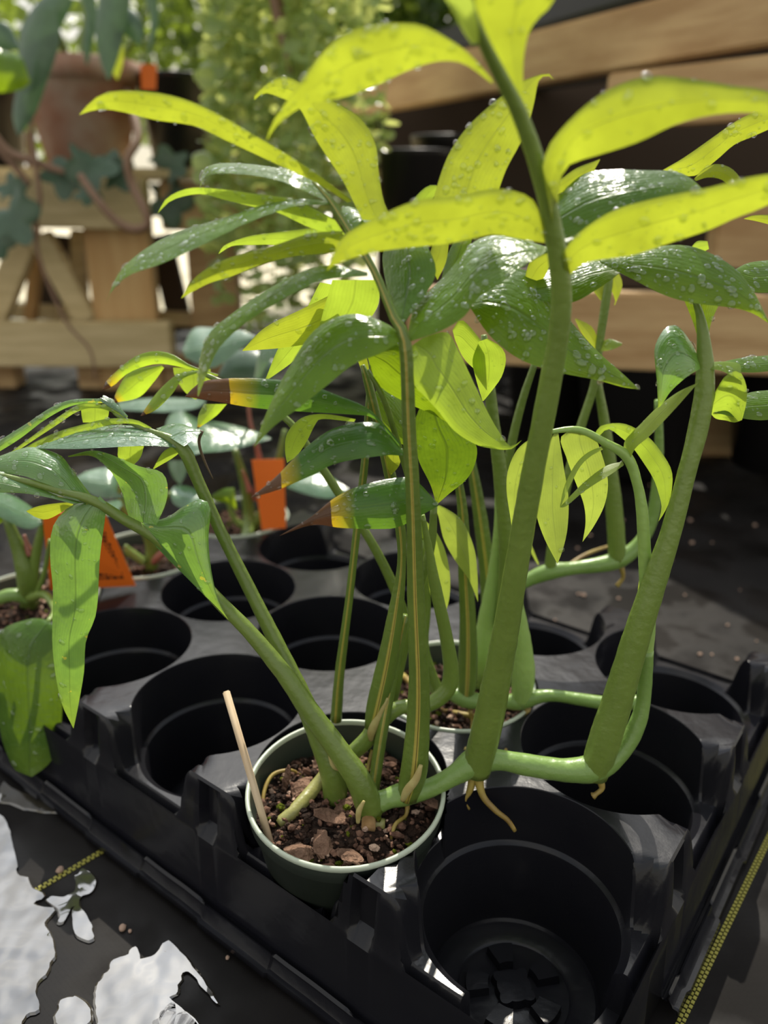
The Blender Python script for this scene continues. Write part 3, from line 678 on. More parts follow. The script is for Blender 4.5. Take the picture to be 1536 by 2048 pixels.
LF([(1325, 340), (1368, 315), (1418, 280), (1468, 245), (1508, 225), (1580, 205)], [(1335, 342), (1388, 352), (1433, 320), (1468, 290), (1508, 272), (1580, 240)], (.38, .38), -5, 'young', 30)
LF([(1388, 358), (1405, 340), (1430, 328), (1460, 335), (1480, 355), (1486, 374)], [(1392, 362), (1415, 355), (1440, 358), (1455, 368), (1470, 374), (1486, 375)], (.37, .37), 0, 'young', 8, na=14)
LF([(1468, 540), (1500, 525), (1560, 518)], [(1470, 545), (1500, 582), (1560, 585)], (.36, .36), 45, 'mature', 20, na=14)
LF([(1488, 437), (1510, 430), (1560, 430)], [(1488, 438), (1515, 443), (1560, 455)], (.38, .38), 0, 'young', na=10)
LF([(1380, 497), (1395, 482), (1415, 482)], [(1382, 500), (1400, 506), (1418, 498)], (.36, .36), 0, 'lime', na=10)
# top leaf
LF([(985, 160), (938, 107), (893, 75), (843, 50), (798, 46), (750, 49), (700, 62), (650, 100), (605, 160), (575, 200), (545, 245), (532, 284)], [(985, 168), (943, 136), (913, 123), (868, 124), (818, 140), (768, 163), (700, 191), (645, 203), (600, 216), (555, 250), (532, 284)], (.268, .272, .28), -12, 'young', 50)
LF([(1092, 460), (1068, 402), (1030, 382), (982, 378), (920, 391), (848, 398), (812, 408), (763, 429), (714, 454), (681, 480), (653, 542)], [(1090, 486), (1040, 478), (991, 469), (958, 474), (893, 488), (828, 494), (763, 502), (724, 510), (665, 532), (653, 542)], (.290, .285, .28), -10, 'young', 70)
LF([(1050, 262), (1010, 150), (985, 96), (962, 48), (950, 0), (940, -90), (985, -190)], [(1052, 262), (1047, 192), (1047, 120), (1059, 62), (1083, 29), (1108, 0), (1115, -90), (990, -195)], (.277, .265, .25), 0, 'young', 15)
LF([(1085, 335), (1097, 292), (1135, 244), (1183, 201), (1231, 172), (1279, 156), (1327, 152), (1399, 160), (1471, 172), (1536, 182), (1650, 230)], [(1112, 490), (1118, 385), (1126, 345), (1145, 326), (1207, 307), (1279, 283), (1351, 249), (1423, 230), (1495, 225), (1560, 232), (1650, 236)], (.284, .272, .262), (-15, 20), 'young', 25)
LF([(1126, 505), (1148, 475), (1193, 440), (1243, 415), (1318, 395), (1418, 375), (1493, 355), (1560, 345), (1680, 330)], [(1130, 560), (1168, 527), (1218, 517), (1268, 510), (1343, 485), (1418, 460), (1468, 437), (1536, 410), (1680, 335)], (.290, .28, .272), -12, 'young', 45)
LF([(945, 90), (925, 60), (905, 20), (880, -20), (840, -60)], [(958, 85), (955, 40), (945, 0), (920, -40), (842, -62)], (.255, .225, .20), 50, 'pale', na=12)
# right leaf
LF([(1405, 733), (1385, 690), (1359, 655), (1336, 652), (1319, 672), (1309, 698), (1310, 727), (1314, 767), (1316, 816)], [(1405, 736), (1382, 748), (1359, 766), (1339, 786), (1325, 808), (1316, 816)], (.344, .335, .335), (40, 10), 'fore', 35)
LF([(1415, 815), (1435, 775), (1455, 748), (1480, 744), (1493, 773), (1493, 805), (1484, 840)], [(1418, 822), (1431, 837), (1452, 841), (1469, 845), (1484, 840)], (.344, .34), -15, 'lime', 15, na=16)
LF([(1405, 730), (1435, 723), (1478, 727), (1482, 745)], [(1408, 738), (1440, 741), (1465, 752), (1482, 753)], (.343, .34), 60, 'lime', 8, na=12)
LF([(1420, 730), (1480, 716), (1540, 710), (1600, 700)], [(1422, 736), (1489, 745), (1540, 742), (1600, 730)], (.346, .35), 50, 'mature', 20, na=14)
LF([(1425, 815), (1496, 786), (1540, 780), (1600, 775)], [(1428, 825), (1492, 838), (1540, 839), (1600, 820)], (.346, .35), 45, 'mature', 15, na=14)
LF([(1404, 710), (1388, 650), (1368, 600)], [(1412, 715), (1421, 650), (1440, 605)], (.347, .355), 10, 'mature', 5, na=12)
# young leaf at the end of the vine
LF([(1246, 912), (1251, 878), (1279, 850), (1314, 815), (1356, 784), (1395, 766)], [(1260, 918), (1272, 895), (1297, 874), (1324, 846), (1359, 808), (1395, 767)], (.342, .335, .33), 62, 'pale', 10)
LF([(1188, 873), (1199, 853), (1227, 846), (1258, 850), (1297, 874), (1324, 906), (1344, 944), (1342, 990), (1331, 1021), (1317, 1043)], [(1195, 876), (1216, 858), (1241, 874), (1265, 895), (1290, 930), (1307, 958), (1317, 986), (1323, 1014), (1317, 1043)], (.341, .345, .34), 0, 'lime', 8)
LF([(1202, 893), (1174, 906), (1150, 930), (1129, 972), (1120, 1012)], [(1206, 899), (1181, 913), (1160, 934), (1140, 972), (1121, 1014)], (.34, .33, .328), 30, 'pale')
LF([(1246, 923), (1216, 930), (1188, 948), (1160, 972), (1133, 1000), (1120, 1014)], [(1248, 930), (1223, 948), (1195, 965), (1164, 986), (1133, 1012), (1120, 1015)], (.341, .33, .326), 62, 'pale', 12)
LF([(1160, 856), (1122, 874), (1133, 916), (1150, 962), (1167, 1007), (1171, 1045), (1165, 1084)], [(1165, 856), (1185, 864), (1206, 916), (1216, 965), (1209, 1010), (1188, 1052), (1165, 1084)], (.338, .345, .345), 0, 'pale', 8)
LF([(1110, 862), (1094, 899), (1077, 962), (1072, 1021), (1087, 1073), (1115, 1128)], [(1116, 862), (1128, 937), (1137, 997), (1135, 1056), (1126, 1098), (1115, 1128)], (.337, .332, .33), 0, 'pale', 6)
LF([(1080, 866), (1038, 895), (1017, 937), (1013, 979), (1020, 1031), (1027, 1078)], [(1084, 872), (1063, 923), (1049, 972), (1037, 1024), (1027, 1078)], (.337, .34, .34), 0, 'pale', 6)
LF([(1292, 1110), (1278, 1160), (1272, 1240), (1270, 1300)], [(1294, 1110), (1300, 1160), (1302, 1240), (1290, 1310)], (.345, .346), 20, 'pale', na=12)
# scorched leaves
LF([(800, 885), (740, 820), (675, 790), (600, 765), (525, 757), (450, 757), (400, 765), (370, 793)], [(798, 895), (750, 838), (700, 829), (600, 823), (510, 816), (450, 806), (400, 798), (370, 793)], (.32, .33, .325), 12, 'scorch', 30, lab='dark green leaflet with a dead brown tip')
LF([(808, 905), (768, 852), (725, 844), (660, 860), (600, 905), (550, 955), (500, 996)], [(806, 912), (768, 911), (675, 926), (625, 950), (555, 980), (500, 996)], (.318, .312, .305), (45, 20), 'scorch', 50, lab='drooping green leaflet with a brown pointed tip')
LF([(876, 1008), (833, 962), (798, 955), (725, 970), (670, 995), (620, 1035), (558, 1072)], [(876, 1012), (833, 1036), (800, 1053), (768, 1058), (685, 1056), (625, 1050), (558, 1072)], (.325, .315, .305), (30, 10), 'scorch2', 45, lab='green leaflet ending in a yellow band and curled brown tip')
LF([(712, 838), (650, 828), (605, 835), (575, 865), (570, 900), (574, 926)], [(708, 844), (645, 838), (630, 850), (615, 880), (595, 910), (574, 926)], (.33, .34, .34), 0, 'lime', 10)
LF([(680, 580), (600, 620), (530, 655), (485, 700)], [(700, 640), (640, 680), (570, 695), (485, 702)], (.36, .37, .37), -5, 'young', 10)
LF([(665, 560), (650, 610), (625, 690), (575, 755)], [(758, 560), (752, 620), (680, 700), (577, 757)], (.35, .36, .36), -5, 'lime', 5)
LF([(640, 565), (600, 640), (560, 690), (530, 760)], [(700, 575), (640, 670), (590, 720), (532, 762)], (.37, .38, .38), 0, 'lime', 5)
LF([(975, 677), (1001, 693), (1012, 716), (1004, 752), (984, 781), (967, 802)], [(958, 683), (945, 720), (952, 758), (965, 802)], (.35, .355), 0, 'lime', 8, na=14)
LF([(905, 660), (925, 640), (970, 690)], [(910, 680), (930, 720), (975, 760)], (.35, .355), 0, 'lime', na=10)
LF([(770, 900), (773, 930), (781, 950)], [(802, 900), (799, 930), (782, 950)], (.345, .345), 0, 'young', na=8)
LF([(700, 690), (715, 720), (740, 790)], [(715, 690), (735, 720), (742, 790)], (.36, .36), 0, 'young', na=8)
LF([(760, 770), (800, 790), (830, 830), (840, 900)], [(740, 800), (760, 850), (790, 880), (838, 905)], (.36, .36), 40, 'mature', 6, na=12)
# far left yellowing leaf of the same vine
for E in (([(437, 749), (383, 731), (346, 709), (310, 702), (270, 713), (233, 742), (211, 764), (205, 780)], [(435, 752), (386, 740), (328, 728), (292, 732), (255, 747), (226, 772), (205, 780)], (.41, .42, .42), 10, 'ytip', 12),
          ([(322, 730), (262, 742), (237, 775), (226, 803)], [(328, 736), (306, 766), (277, 795), (228, 806)], (.43, .43), 0, 'ytip', 5),
          ([(396, 740), (361, 746), (339, 760), (313, 786), (292, 815), (281, 831)], [(398, 745), (365, 758), (346, 786), (313, 819), (283, 832)], (.41, .40, .40), 35, 'ytip', 8),
          ([(346, 735), (350, 753), (368, 782), (390, 799)], [(421, 738), (421, 762), (405, 782), (392, 799)], (.43, .43), 0, 'lime', 4),
          ([(408, 808), (397, 830), (394, 857)], [(454, 808), (432, 832), (396, 857)], (.42, .42), 20, 'ytip', 4)):
    LF(E[0], E[1], E[2], E[3], E[4], E[5], na=18)
# left foreground leaf
LF([(290, 1046), (335, 1034), (368, 1012), (405, 998), (421, 1019), (417, 1077), (423, 1143), (437, 1201), (457, 1240)], [(284, 1046), (299, 1077), (328, 1110), (365, 1147), (401, 1183), (430, 1211), (457, 1240)], (.345, .335, .33), (15, -10), 'fore', 30)
LF([(190, 1003), (157, 1006), (124, 1026), (104, 1059), (100, 1114), (106, 1187), (105, 1297), (121, 1399), (147, 1457)], [(200, 992), (211, 1000), (211, 1030), (200, 1114), (193, 1223), (172, 1282), (168, 1344), (156, 1414), (147, 1457)], (.345, .34, .335), (20, 10), 'fore', 25)
LF([(262, 1040), (255, 1026), (237, 968), (211, 932), (182, 912), (136, 914)], [(313, 1050), (332, 1005), (335, 968), (321, 943), (277, 932), (219, 908), (182, 901), (136, 912)], (.345, .355, .36), 45, 'fore', 40)
LF([(190, 1000), (160, 961), (139, 932), (120, 910), (73, 895), (36, 899), (-60, 935)], [(153, 1001), (124, 990), (109, 975), (73, 961), (36, 950), (-60, 940)], (.345, .35, .355), 40, 'fore', 40)
LF([(190, 1003), (128, 990), (73, 972), (0, 943), (-60, 925)], [(146, 1008), (91, 994), (36, 986), (-60, 985)], (.345, .34, .34), 40, 'fore', 20)
LF([(148, 1003), (100, 1008), (70, 1014), (53, 1022)], [(146, 1010), (100, 1037), (75, 1036), (53, 1023)], (.35, .355), -10, 'young', na=12)
# wet fan leaf behind it
LF([(368, 890), (310, 859), (262, 851), (219, 851), (164, 862), (109, 881), (66, 896)], [(365, 897), (310, 892), (255, 893), (200, 896), (146, 898), (66, 897)], (.368, .36, .36), 62, 'waxy', 60, dsz=1.2)
LF([(303, 855), (270, 839), (219, 837), (157, 851), (109, 866), (55, 892), (-20, 940)], [(303, 862), (270, 848), (219, 850), (164, 866), (73, 896), (-18, 944)], (.372, .37, .37), 20, 'lime', 25)
LF([(255, 832), (204, 809), (164, 807), (128, 826), (73, 866), (0, 920)], [(255, 838), (204, 818), (160, 821), (109, 853), (36, 901), (0, 924)], (.376, .375), 20, 'lime', 25)
LF([(208, 797), (146, 799), (102, 815), (47, 851), (-40, 905)], [(206, 806), (146, 811), (91, 839), (36, 880), (-38, 925)], (.378, .375), 10, 'fore', 25)
LF([(206, 790), (225, 800), (256, 832)], [(202, 803), (225, 818), (254, 838)], (.378, .376), 40, 'waxy', 10, na=10)
LF([(236, 892), (238, 920), (266, 929)], [(288, 892), (281, 915), (268, 929)], (.38, .38), 0, 'lime', na=8)
LF([(345, 892), (325, 905), (306, 937)], [(369, 896), (347, 915), (308, 938)], (.37, .37), 0, 'lime', na=8)
LF([(162, 812), (163, 830), (166, 845)], [(219, 812), (217, 830), (212, 845)], (.385, .385), 0, 'lime', na=8)
LF([(312, 857), (350, 846), (380, 853), (406, 861)], [(368, 893), (385, 880), (404, 864)], (.368, .375), 55, 'waxy', 12, na=12)
T('dry_leaf_tip', [(404, 862, .375, 4), (398, 885, .375, 3), (408, 920, .375, 2.5), (426, 958, .375, 1)], 'dryroot', segs=6)

# ============================================================ SECOND VINE (pot behind)
b2 = atZ(900, 1390, TOP-.014)
V2 = empty('vine_plant', b2, 'second vine with striped stalks rooted in the pot behind the front one', 'plant')
T2 = lambda nm, pts, m='stem', **k: pix_tube(nm, pts, V2, m, **k)
T2('vine_stem', [(850, 1375, -.056, 10), (900, 1385, .405, 14), (935, 1400, .40, 17), (1000, 1404, .40, 13), (1040, 1402, .40, 18), (1100, 1391, .398, 12), (1180, 1402, .395, 13), (1240, 1409, .393, 14), (1285, 1400, .392, 12)], 'vine')
T2('vine_stem', [(975, 1330, -.058, 16), (985, 1230, .46, 12), (1000, 1190, .465, 13), (1050, 1163, .47, 13), (1100, 1143, .47, 17), (1150, 1136, .472, 13), (1230, 1122, .475, 18), (1280, 1085, .478, 13), (1308, 1020, .48, 12), (1318, 900, .48, 9), (1316, 800, .48, 7)], 'vine')
T2('leaf_stalk', [(930, 1405, .402, 14), (935, 1350, .402, 20), (936, 1250, .402, 17), (930, 1130, .402, 14), (924, 1010, .402, 10), (905, 900, .40, 7)], 'stem_y')
T2('leaf_stalk', [(965, 1370, -.06, 20), (968, 1310, .43, 25), (978, 1240, .43, 22), (992, 1150, .43, 17), (1000, 1050, .43, 12), (998, 960, .43, 9)], 'stem_l')
T2('leaf_stalk', [(985, 1260, .45, 20), (975, 1150, .45, 16), (960, 1030, .45, 14), (942, 920, .45, 9), (930, 840, .45, 6)], 'stem_y')
T2('leaf_stalk', [(1008, 1260, .42, 18), (1020, 1120, .42, 22), (1005, 980, .42, 16), (988, 850, .42, 12), (975, 740, .42, 11), (968, 670, .42, 6)], 'stem')
T2('leaf_stalk', [(1042, 1405, .40, 18), (1046, 1350, .40, 24), (1042, 1280, .40, 20), (1030, 1190, .40, 12)], 'stem_l')
T2('leaf_stalk', [(1100, 1143, .47, 12), (1108, 1080, .47, 11), (1135, 960, .47, 10), (1160, 860, .47, 9), (1188, 770, .47, 8), (1200, 680, .47, 8), (1215, 580, .47, 9), (1222, 530, .47, 5)], 'stem')
T2('leaf_stalk', [(1235, 1125, .475, 17), (1230, 1040, .475, 17), (1222, 950, .475, 14), (1208, 840, .475, 10), (1192, 750, .475, 8)], 'stem')
T2('leaf_stalk', [(1000, 1000, .44, 9), (1025, 880, .44, 9), (1045, 800, .44, 8), (1072, 720, .44, 6)], 'stem_d')
T2('leaf_stalk', [(880, 1395, .395, 12), (845, 1300, .395, 14), (850, 1200, .395, 12), (840, 1080, .39, 8)], 'stem')
for pts in ([(1055, 1415, .398, 8), (1045, 1445, .396, 5), (1020, 1465, .395, 4), (1010, 1508, -.072, 4)], [(940, 1420, .398, 5), (945, 1450, .396, 4), (930, 1500, -.07, 3)], [(1243, 1135, .474, 6), (1246, 1155, .474, 4), (1234, 1172, .474, 5)],
            [(800, 1345, -.056, 6), (830, 1370, -.060, 7), (900, 1380, -.062, 6)], [(880, 1420, -.056, 5), (930, 1430, -.060, 6), (960, 1435, -.056, 5)], [(1110, 1150, .5, 4), (1170, 1110, .52, 4), (1225, 1090, .54, 3)]):
    T2('aerial_root', pts, 'root', segs=8)
def L2(E1, E2, Y, phi=0, m='pale', d=0, **k): return leaf(V2, E1, E2, Y, phi, m, drops=d, **k)
L2([(870, 1012), (883, 1012), (923, 1040), (948, 1095), (955, 1150), (956, 1204)], [(868, 1020), (876, 1030), (888, 1080), (913, 1125), (938, 1160), (956, 1204)], (.40, .395, .39), 0, 'pale', 4)
L2([(843, 1035), (870, 1060), (890, 1100), (900, 1150), (898, 1200), (884, 1245)], [(838, 1040), (842, 1100), (852, 1150), (865, 1200), (884, 1245)], (.392, .39), 0, 'pale', 4)
L2([(840, 1030), (835, 1080), (845, 1130)], [(845, 1030), (865, 1080), (848, 1140)], (.395, .395), 0, 'lime', na=10)
L2([(1190, 700), (1165, 670), (1150, 638)], [(1200, 695), (1185, 655), (1153, 637)], (.47, .47), -10, 'young', na=8)
L2([(1192, 700), (1215, 678), (1244, 686)], [(1194, 704), (1225, 699), (1244, 690)], (.47, .46), 50, 'lime', 6, na=8)
L2([(1200, 600), (1180, 575), (1140, 545)], [(1215, 600), (1205, 560), (1160, 540)], (.47, .48), 0, 'young', na=8)
L2([(1215, 560), (1230, 600), (1228, 610)], [(1235, 540), (1245, 570), (1230, 610)], (.47, .47), 0, 'young', na=8)
L2([(1040, 1070), (1060, 1085), (1078, 1128)], [(1035, 1075), (1055, 1095), (1076, 1130)], (.45, .45), 0, 'pale', na=6)

# ============================================================ SMALL PLANTS (far left row)
A1 = empty('seedling_plant', (PL[0].x, PL[0].y, TOP-.01), 'small thick-stemmed plant in the nearest far left pot, with one big hanging leaf', 'plant')
A2 = empty('seedling_plant', (PL[1].x, PL[1].y, TOP-.01), 'small plant in the middle pot of the far left row, between the two orange tags', 'plant')
A3 = empty('seedling_plant', (PL[2].x, PL[2].y, TOP-.01), 'small plant with broad glossy leaves and reddish sheath in the farthest left pot', 'plant')
for pts, m in (([(60, 1215, -.06, 18), (55, 1160, .52, 20), (38, 1100, .52, 14), (12, 1035, .52, 8)], 'stem_d'), ([(62, 1185, .52, 12), (72, 1110, .52, 10), (88, 1035, .52, 6)], 'stem_d'),
               ([(-20, 1205, .52, 12), (20, 1190, .52, 13), (60, 1195, .525, 14)], 'vine'), ([(75, 1185, .515, 5), (90, 1140, .51, 5), (100, 1080, .50, 4)], 'stem'), ([(60, 1110, .52, 8), (48, 1070, .52, 3)], 'red'),
               ([(60, 1195, .52, 10), (90, 1190, .50, 8), (110, 1220, .47, 7), (95, 1245, .45, 5)], 'stem')):
    pix_tube('stem', pts, A1, m)
leaf(A1, [(98, 1242), (70, 1236), (20, 1250), (0, 1265), (-15, 1320), (0, 1460), (15, 1510), (30, 1540), (64, 1554)], [(100, 1244), (112, 1262), (120, 1300), (125, 1400), (118, 1480), (100, 1525), (64, 1554)], (.45, .42, .41), (30, 5), 'dark', name='leaf_blade', drops=35, dsz=1.3)
leaf(A1, [(88, 1037), (50, 1005), (0, 982), (-60, 975)], [(90, 1045), (60, 1058), (20, 1045), (-60, 1000)], (.52, .5), 50, 'waxy', name='leaf_blade', drops=15)
leaf(A1, [(12, 1035), (0, 1005), (-40, 980)], [(12, 1038), (-10, 1050), (-45, 1040)], (.52, .52), 30, 'mature', name='leaf_blade')
for pts, m in (([(302, 1140, -.06, 14), (305, 1090, .605, 14), (285, 1050, .6, 12), (245, 1010, .6, 9), (240, 960, .6, 5)], 'stem_d'), ([(300, 1130, .605, 9), (320, 1110, .60, 8), (345, 1090, .60, 3)], 'red'), ([(290, 1125, .6, 8), (262, 1105, .6, 8), (250, 1090, .6, 3)], 'stem'),
               ([(298, 1090, .605, 8), (310, 1040, .605, 6), (340, 985, .6, 4)], 'stem_d')):
    pix_tube('stem', pts, A2, m)
leaf(A2, [(245, 985), (226, 938), (182, 940), (150, 955)], [(250, 990), (237, 996), (190, 992), (150, 962)], (.6, .6), 50, 'waxy', name='leaf_blade', drops=8)
leaf(A2, [(340, 985), (350, 972), (385, 975), (420, 1000)], [(340, 990), (350, 1010), (385, 1020), (420, 1002)], (.6, .6), 50, 'waxy', name='leaf_blade', drops=5)
leaf(A2, [(240, 1000), (215, 1005), (180, 1030)], [(245, 1010), (225, 1030), (182, 1034)], (.58, .57), 60, 'waxy', name='leaf_blade')
for pts, m in (([(492, 1085, -.06, 13), (498, 1040, .69, 12), (490, 970, .69, 10), (470, 900, .69, 6)], 'stem_d'), ([(495, 1075, .69, 10), (530, 1010, .69, 9), (555, 930, .69, 8), (570, 860, .69, 5)], 'stem_d'),
               ([(510, 1000, .69, 7), (520, 950, .69, 9), (515, 900, .69, 6), (500, 840, .69, 4), (495, 760, .69, 4)], 'red'), ([(500, 985, .68, 6), (485, 940, .68, 2)], 'red'), ([(500, 1060, .69, 8), (470, 1040, .69, 6), (455, 1000, .69, 4)], 'stem')):
    pix_tube('stem', pts, A3, m)
for E in (([(330, 855), (339, 830), (365, 820), (394, 837), (456, 848), (510, 862), (543, 877)], [(360, 905), (383, 912), (401, 906), (456, 901), (503, 889), (543, 878)], (.64, .66, .68), 55, 'waxy', 20),
          ([(365, 697), (386, 658), (419, 655), (474, 658), (512, 673)], [(370, 715), (394, 727), (430, 735), (481, 698), (512, 675)], (.72, .73), 45, 'waxy', 15),
          ([(437, 749), (456, 713), (492, 698), (529, 709), (562, 733)], [(437, 755), (480, 768), (530, 766), (562, 740)], (.76, .76), 30, 'teal', 5),
          ([(508, 757), (520, 700), (550, 670), (622, 657)], [(520, 757), (540, 722), (585, 690), (622, 659)], (.70, .70), 45, 'waxy', 12),
          ([(235, 805), (300, 796), (394, 797), (410, 800)], [(240, 820), (328, 824), (390, 817), (412, 804)], (.72, .72), 60, 'waxy', 8),
          ([(335, 921), (343, 950), (359, 970)], [(378, 921), (373, 945), (361, 970)], (.64, .63), 20, 'waxy', 4),
          ([(421, 992), (445, 978), (468, 975)], [(430, 1002), (455, 1007), (474, 1022)], (.62, .62), 10, 'mature', 2),
          ([(575, 972), (600, 950), (645, 945), (697, 977)], [(575, 976), (625, 992), (665, 996), (697, 980)], (.66, .66), 55, 'waxy', 8)):
    leaf(A3, E[0], E[1], E[2], E[3], E[4], name='leaf_blade', drops=E[5], na=18)

# ------------------------------------------------------------ orange tags
def ptag(corners, q, label, lines, name='plant_tag'):
    t = empty(name, P(corners[2][0], corners[2][1], q[2]), label, 'plant tag')
    c = [P(x, y, k) for (x, y), k in zip(corners, q)]
    nrm = (c[1]-c[0]).cross(c[3]-c[0]).normalized()
    if nrm.dot(CAM-c[0]) < 0: nrm = -nrm
    bm = bmesh.new(); f = [bm.verts.new(p) for p in c]; b = [bm.verts.new(p-nrm*.0006) for p in c]
    bm.faces.new(f); bm.faces.new(b[::-1])
    for k in range(4): bm.faces.new((f[k], b[k], b[(k+1) % 4], f[(k+1) % 4]))
    link_bm('tag_card', bm, M['orange'], t, smooth=False)
    if lines:
        bm = bmesh.new(); rnd = random.Random(4)
        def at(u, v): return (c[0]*(1-u)+c[1]*u)*(1-v)+(c[3]*(1-u)+c[2]*u)*v+nrm*.0004
        for k in range(lines):
            v = .28+.62*k/lines; u = .12
            while u < .88:
                wd = rnd.uniform(.02, .07); q4 = [at(u, v), at(min(u+wd, .9), v), at(min(u+wd, .9), v+.034), at(u, v+.034)]
                bm.faces.new([bm.verts.new(p) for p in q4]); u += wd+.018
        link_bm('small_print', bm, M['ink'], t, smooth=False)
ptag([(85, 1030), (205, 1015), (272, 1172), (100, 1180)], (.515, .53, .55, .53), 'orange printed plant tag leaning behind the hanging leaf in the far left row', 13)
ptag([(503, 920), (568, 918), (572, 1056), (524, 1060)], (.67, .67, .665, .665), 'orange plant tag standing in the farthest left pot among the stems', 0)

# ============================================================ PUDDLES
def puddle(poly, label, grp='puddles beside the tray', h=.0009):
    pts = crom([tuple(map(float, p)) for p in poly+[poly[0]]], 140)[:-1]
    rnd = random.Random(len(poly)*7)
    P3 = []
    for k, (x, y) in enumerate(pts):
        w_ = noise.noise(Vector((x*.02, y*.02, 1)))*12+noise.noise(Vector((x*.06, y*.06, 5)))*6
        P3.append(atZ(x+w_, y+w_*.5, GZ+.0006))
    bm = bmesh.new(); c = sum(P3, Vector())/len(P3)
    lo = [bm.verts.new(p) for p in P3]; hi = [bm.verts.new(p+(c-p).normalized()*.0012+Vector((0, 0, h))) for p in P3]
    n = len(lo)
    for k in range(n): bm.faces.new((lo[k], lo[(k+1) % n], hi[(k+1) % n], hi[k]))
    bm.faces.new(hi)
    bmesh.ops.triangulate(bm, faces=[f for f in bm.faces if len(f.verts) > 4])
    bmesh.ops.recalc_face_normals(bm, faces=bm.faces[:])
    for f in bm.faces: f.smooth = False
    o = link_bm('water_puddle', bm, M['puddle'], smooth=False); recenter(o); tag(o, label, 'puddle', grp)
puddle([(-20, 1620), (15, 1640), (30, 1690), (35, 1745), (60, 1755), (68, 1775), (95, 1790), (75, 1810), (110, 1815), (90, 1845), (105, 1870), (110, 1905), (95, 1945), (75, 1985), (78, 2020), (45, 2048), (40, 2080), (-20, 2080)], 'largest bright puddle at the lower left edge of the ground cloth')
puddle([(185, 2080), (182, 2015), (200, 1960), (225, 1925), (250, 1910), (268, 1890), (285, 1920), (310, 1905), (338, 1880), (360, 1900), (385, 1925), (410, 1960), (435, 2000), (440, 2012), (420, 1990), (385, 1945), (365, 1950), (360, 1985), (345, 2000), (375, 2030), (400, 2080)], 'bright puddle with jagged edges at the bottom, right of the largest one')
puddle([(150, 1750), (175, 1740), (190, 1755), (185, 1785), (165, 1800), (175, 1820), (190, 1860), (192, 1885), (160, 1880), (140, 1850), (150, 1815), (135, 1830), (115, 1850), (108, 1820), (90, 1800), (125, 1790), (145, 1775)], 'small broken puddle between the seam line and the jagged one')
puddle([(300, 2048), (330, 2010), (350, 2005), (345, 2025), (372, 2020), (395, 2040), (420, 2080), (300, 2080)], 'small puddle touching the bottom edge beside the tray flange')
puddle([(115, 2010), (140, 1990), (170, 2000), (180, 2030), (150, 2070), (110, 2050)], 'small round puddle between the two large ones at the bottom')
puddle([(0, 1560), (20, 1575), (60, 1590), (95, 1600), (130, 1620), (90, 1625), (50, 1620), (20, 1610), (-20, 1600)], 'thin wet film beside the dark hanging leaf at the left edge')
# crumbs and drops lying on cloth
rnd = random.Random(11)
bits = [(1157, 1188), (1167, 1190), (1237, 1197), (1110, 1240), (1210, 1253), (1370, 1190), (1345, 1120), (1270, 1082), (1384, 1085), (1155, 1096), (1424, 1085), (1400, 1308), (1424, 1309), (1513, 1282), (1410, 1360), (1484, 1335), (1474, 1318), (1350, 1340), (1208, 965), (1300, 970), (1220, 1120), (1455, 1250), (1510, 1050), (1180, 1070), (1320, 1165), (1480, 1180), (1245, 1040), (1380, 1040), (1290, 1075), (245, 1855), (260, 1862), (120, 1740), (455, 1915), (330, 1905)]
bm0 = bmesh.new(); bmesh.ops.create_icosphere(bm0, subdivisions=2, radius=1)
for v in bm0.verts: v.co *= 1+.3*noise.noise(v.co*2)
crumb0 = link_bm('perlite_crumb', bm0, M['perlite'])
for k, (x, y) in enumerate(bits):
    o = crumb0 if k == 0 else crumb0.copy()
    if k: COL.objects.link(o)
    s = rnd.uniform(.0009, .0022); o.scale = (s*1.2, s, s*.8); o.location = atZ(x, y, GZ+s*.7); o.rotation_euler = (0, 0, rnd.random()*6)
    tag(o, 'tiny pale crumb of perlite scattered on the black ground cloth', 'crumb', 'perlite crumbs on the ground cloth')

# ============================================================ LEFT BENCH (far)
def board(parent, p0, p1, wid, thick, m, name='board', upv=Vector((0, 0, 1))):
    return link_bm(name, beam_bm(p0, p1, wid, thick, upv), M[m], parent, smooth=False)
YB = 1.58
LB = empty('wooden_bench', (-.6, YB, 0), 'pale lumber bench holding the terracotta pot, with crossed braces, at the left', 'bench')
def pz(x, y, Y=YB): return atY(x, y, Y)
tl, tr_ = pz(-150, 385), pz(296, 408)
board(LB, Vector((tl.x-.3, YB, .345)), Vector((tr_.x, YB, .338)), .088, .038, 'wood', 'top_rail')
board(LB, Vector((tr_.x+.01, YB+.06, .335)), Vector((tr_.x+.55, YB+.10, .325)), .088, .038, 'wood_r', 'top_rail')
z1 = pz(0, 685).z
board(LB, Vector((tl.x-.3, YB-.02, z1)), Vector((pz(352, 680).x, YB-.02, z1+.004)), .085, .038, 'wood', 'bottom_rail')
xs = pz(232, 540).x
board(LB, Vector((xs, YB+.04, GZ)), Vector((xs, YB+.04, .33)), .125, .04, 'wood_o', 'leg', Vector((1, 0, 0)))
xs = pz(400, 560).x
board(LB, Vector((xs, YB+.14, GZ)), Vector((xs, YB+.14, .33)), .10, .05, 'wood_r', 'leg', Vector((1, 0, 0)))
board(LB, pz(80, 470, YB+.03), pz(175, 640, YB+.03), .045, .03, 'wood', 'brace', Vector((1, 0, 0)))
board(LB, pz(60, 460, YB+.05), pz(-20, 660, YB+.05), .05, .03, 'wood', 'brace', Vector((1, 0, 0)))
board(LB, pz(78, 470, YB+.12), pz(62, 640, YB+.12), .022, .03, 'wood_o', 'brace', Vector((1, 0, 0)))
board(LB, pz(158, 460, YB+.10), pz(162, 640, YB+.10), .028, .03, 'wood', 'brace', Vector((1, 0, 0)))
board(LB, pz(110, 470, YB+.25), pz(120, 640, YB+.25), .09, .03, 'darkbrown', 'leg', Vector((1, 0, 0)))
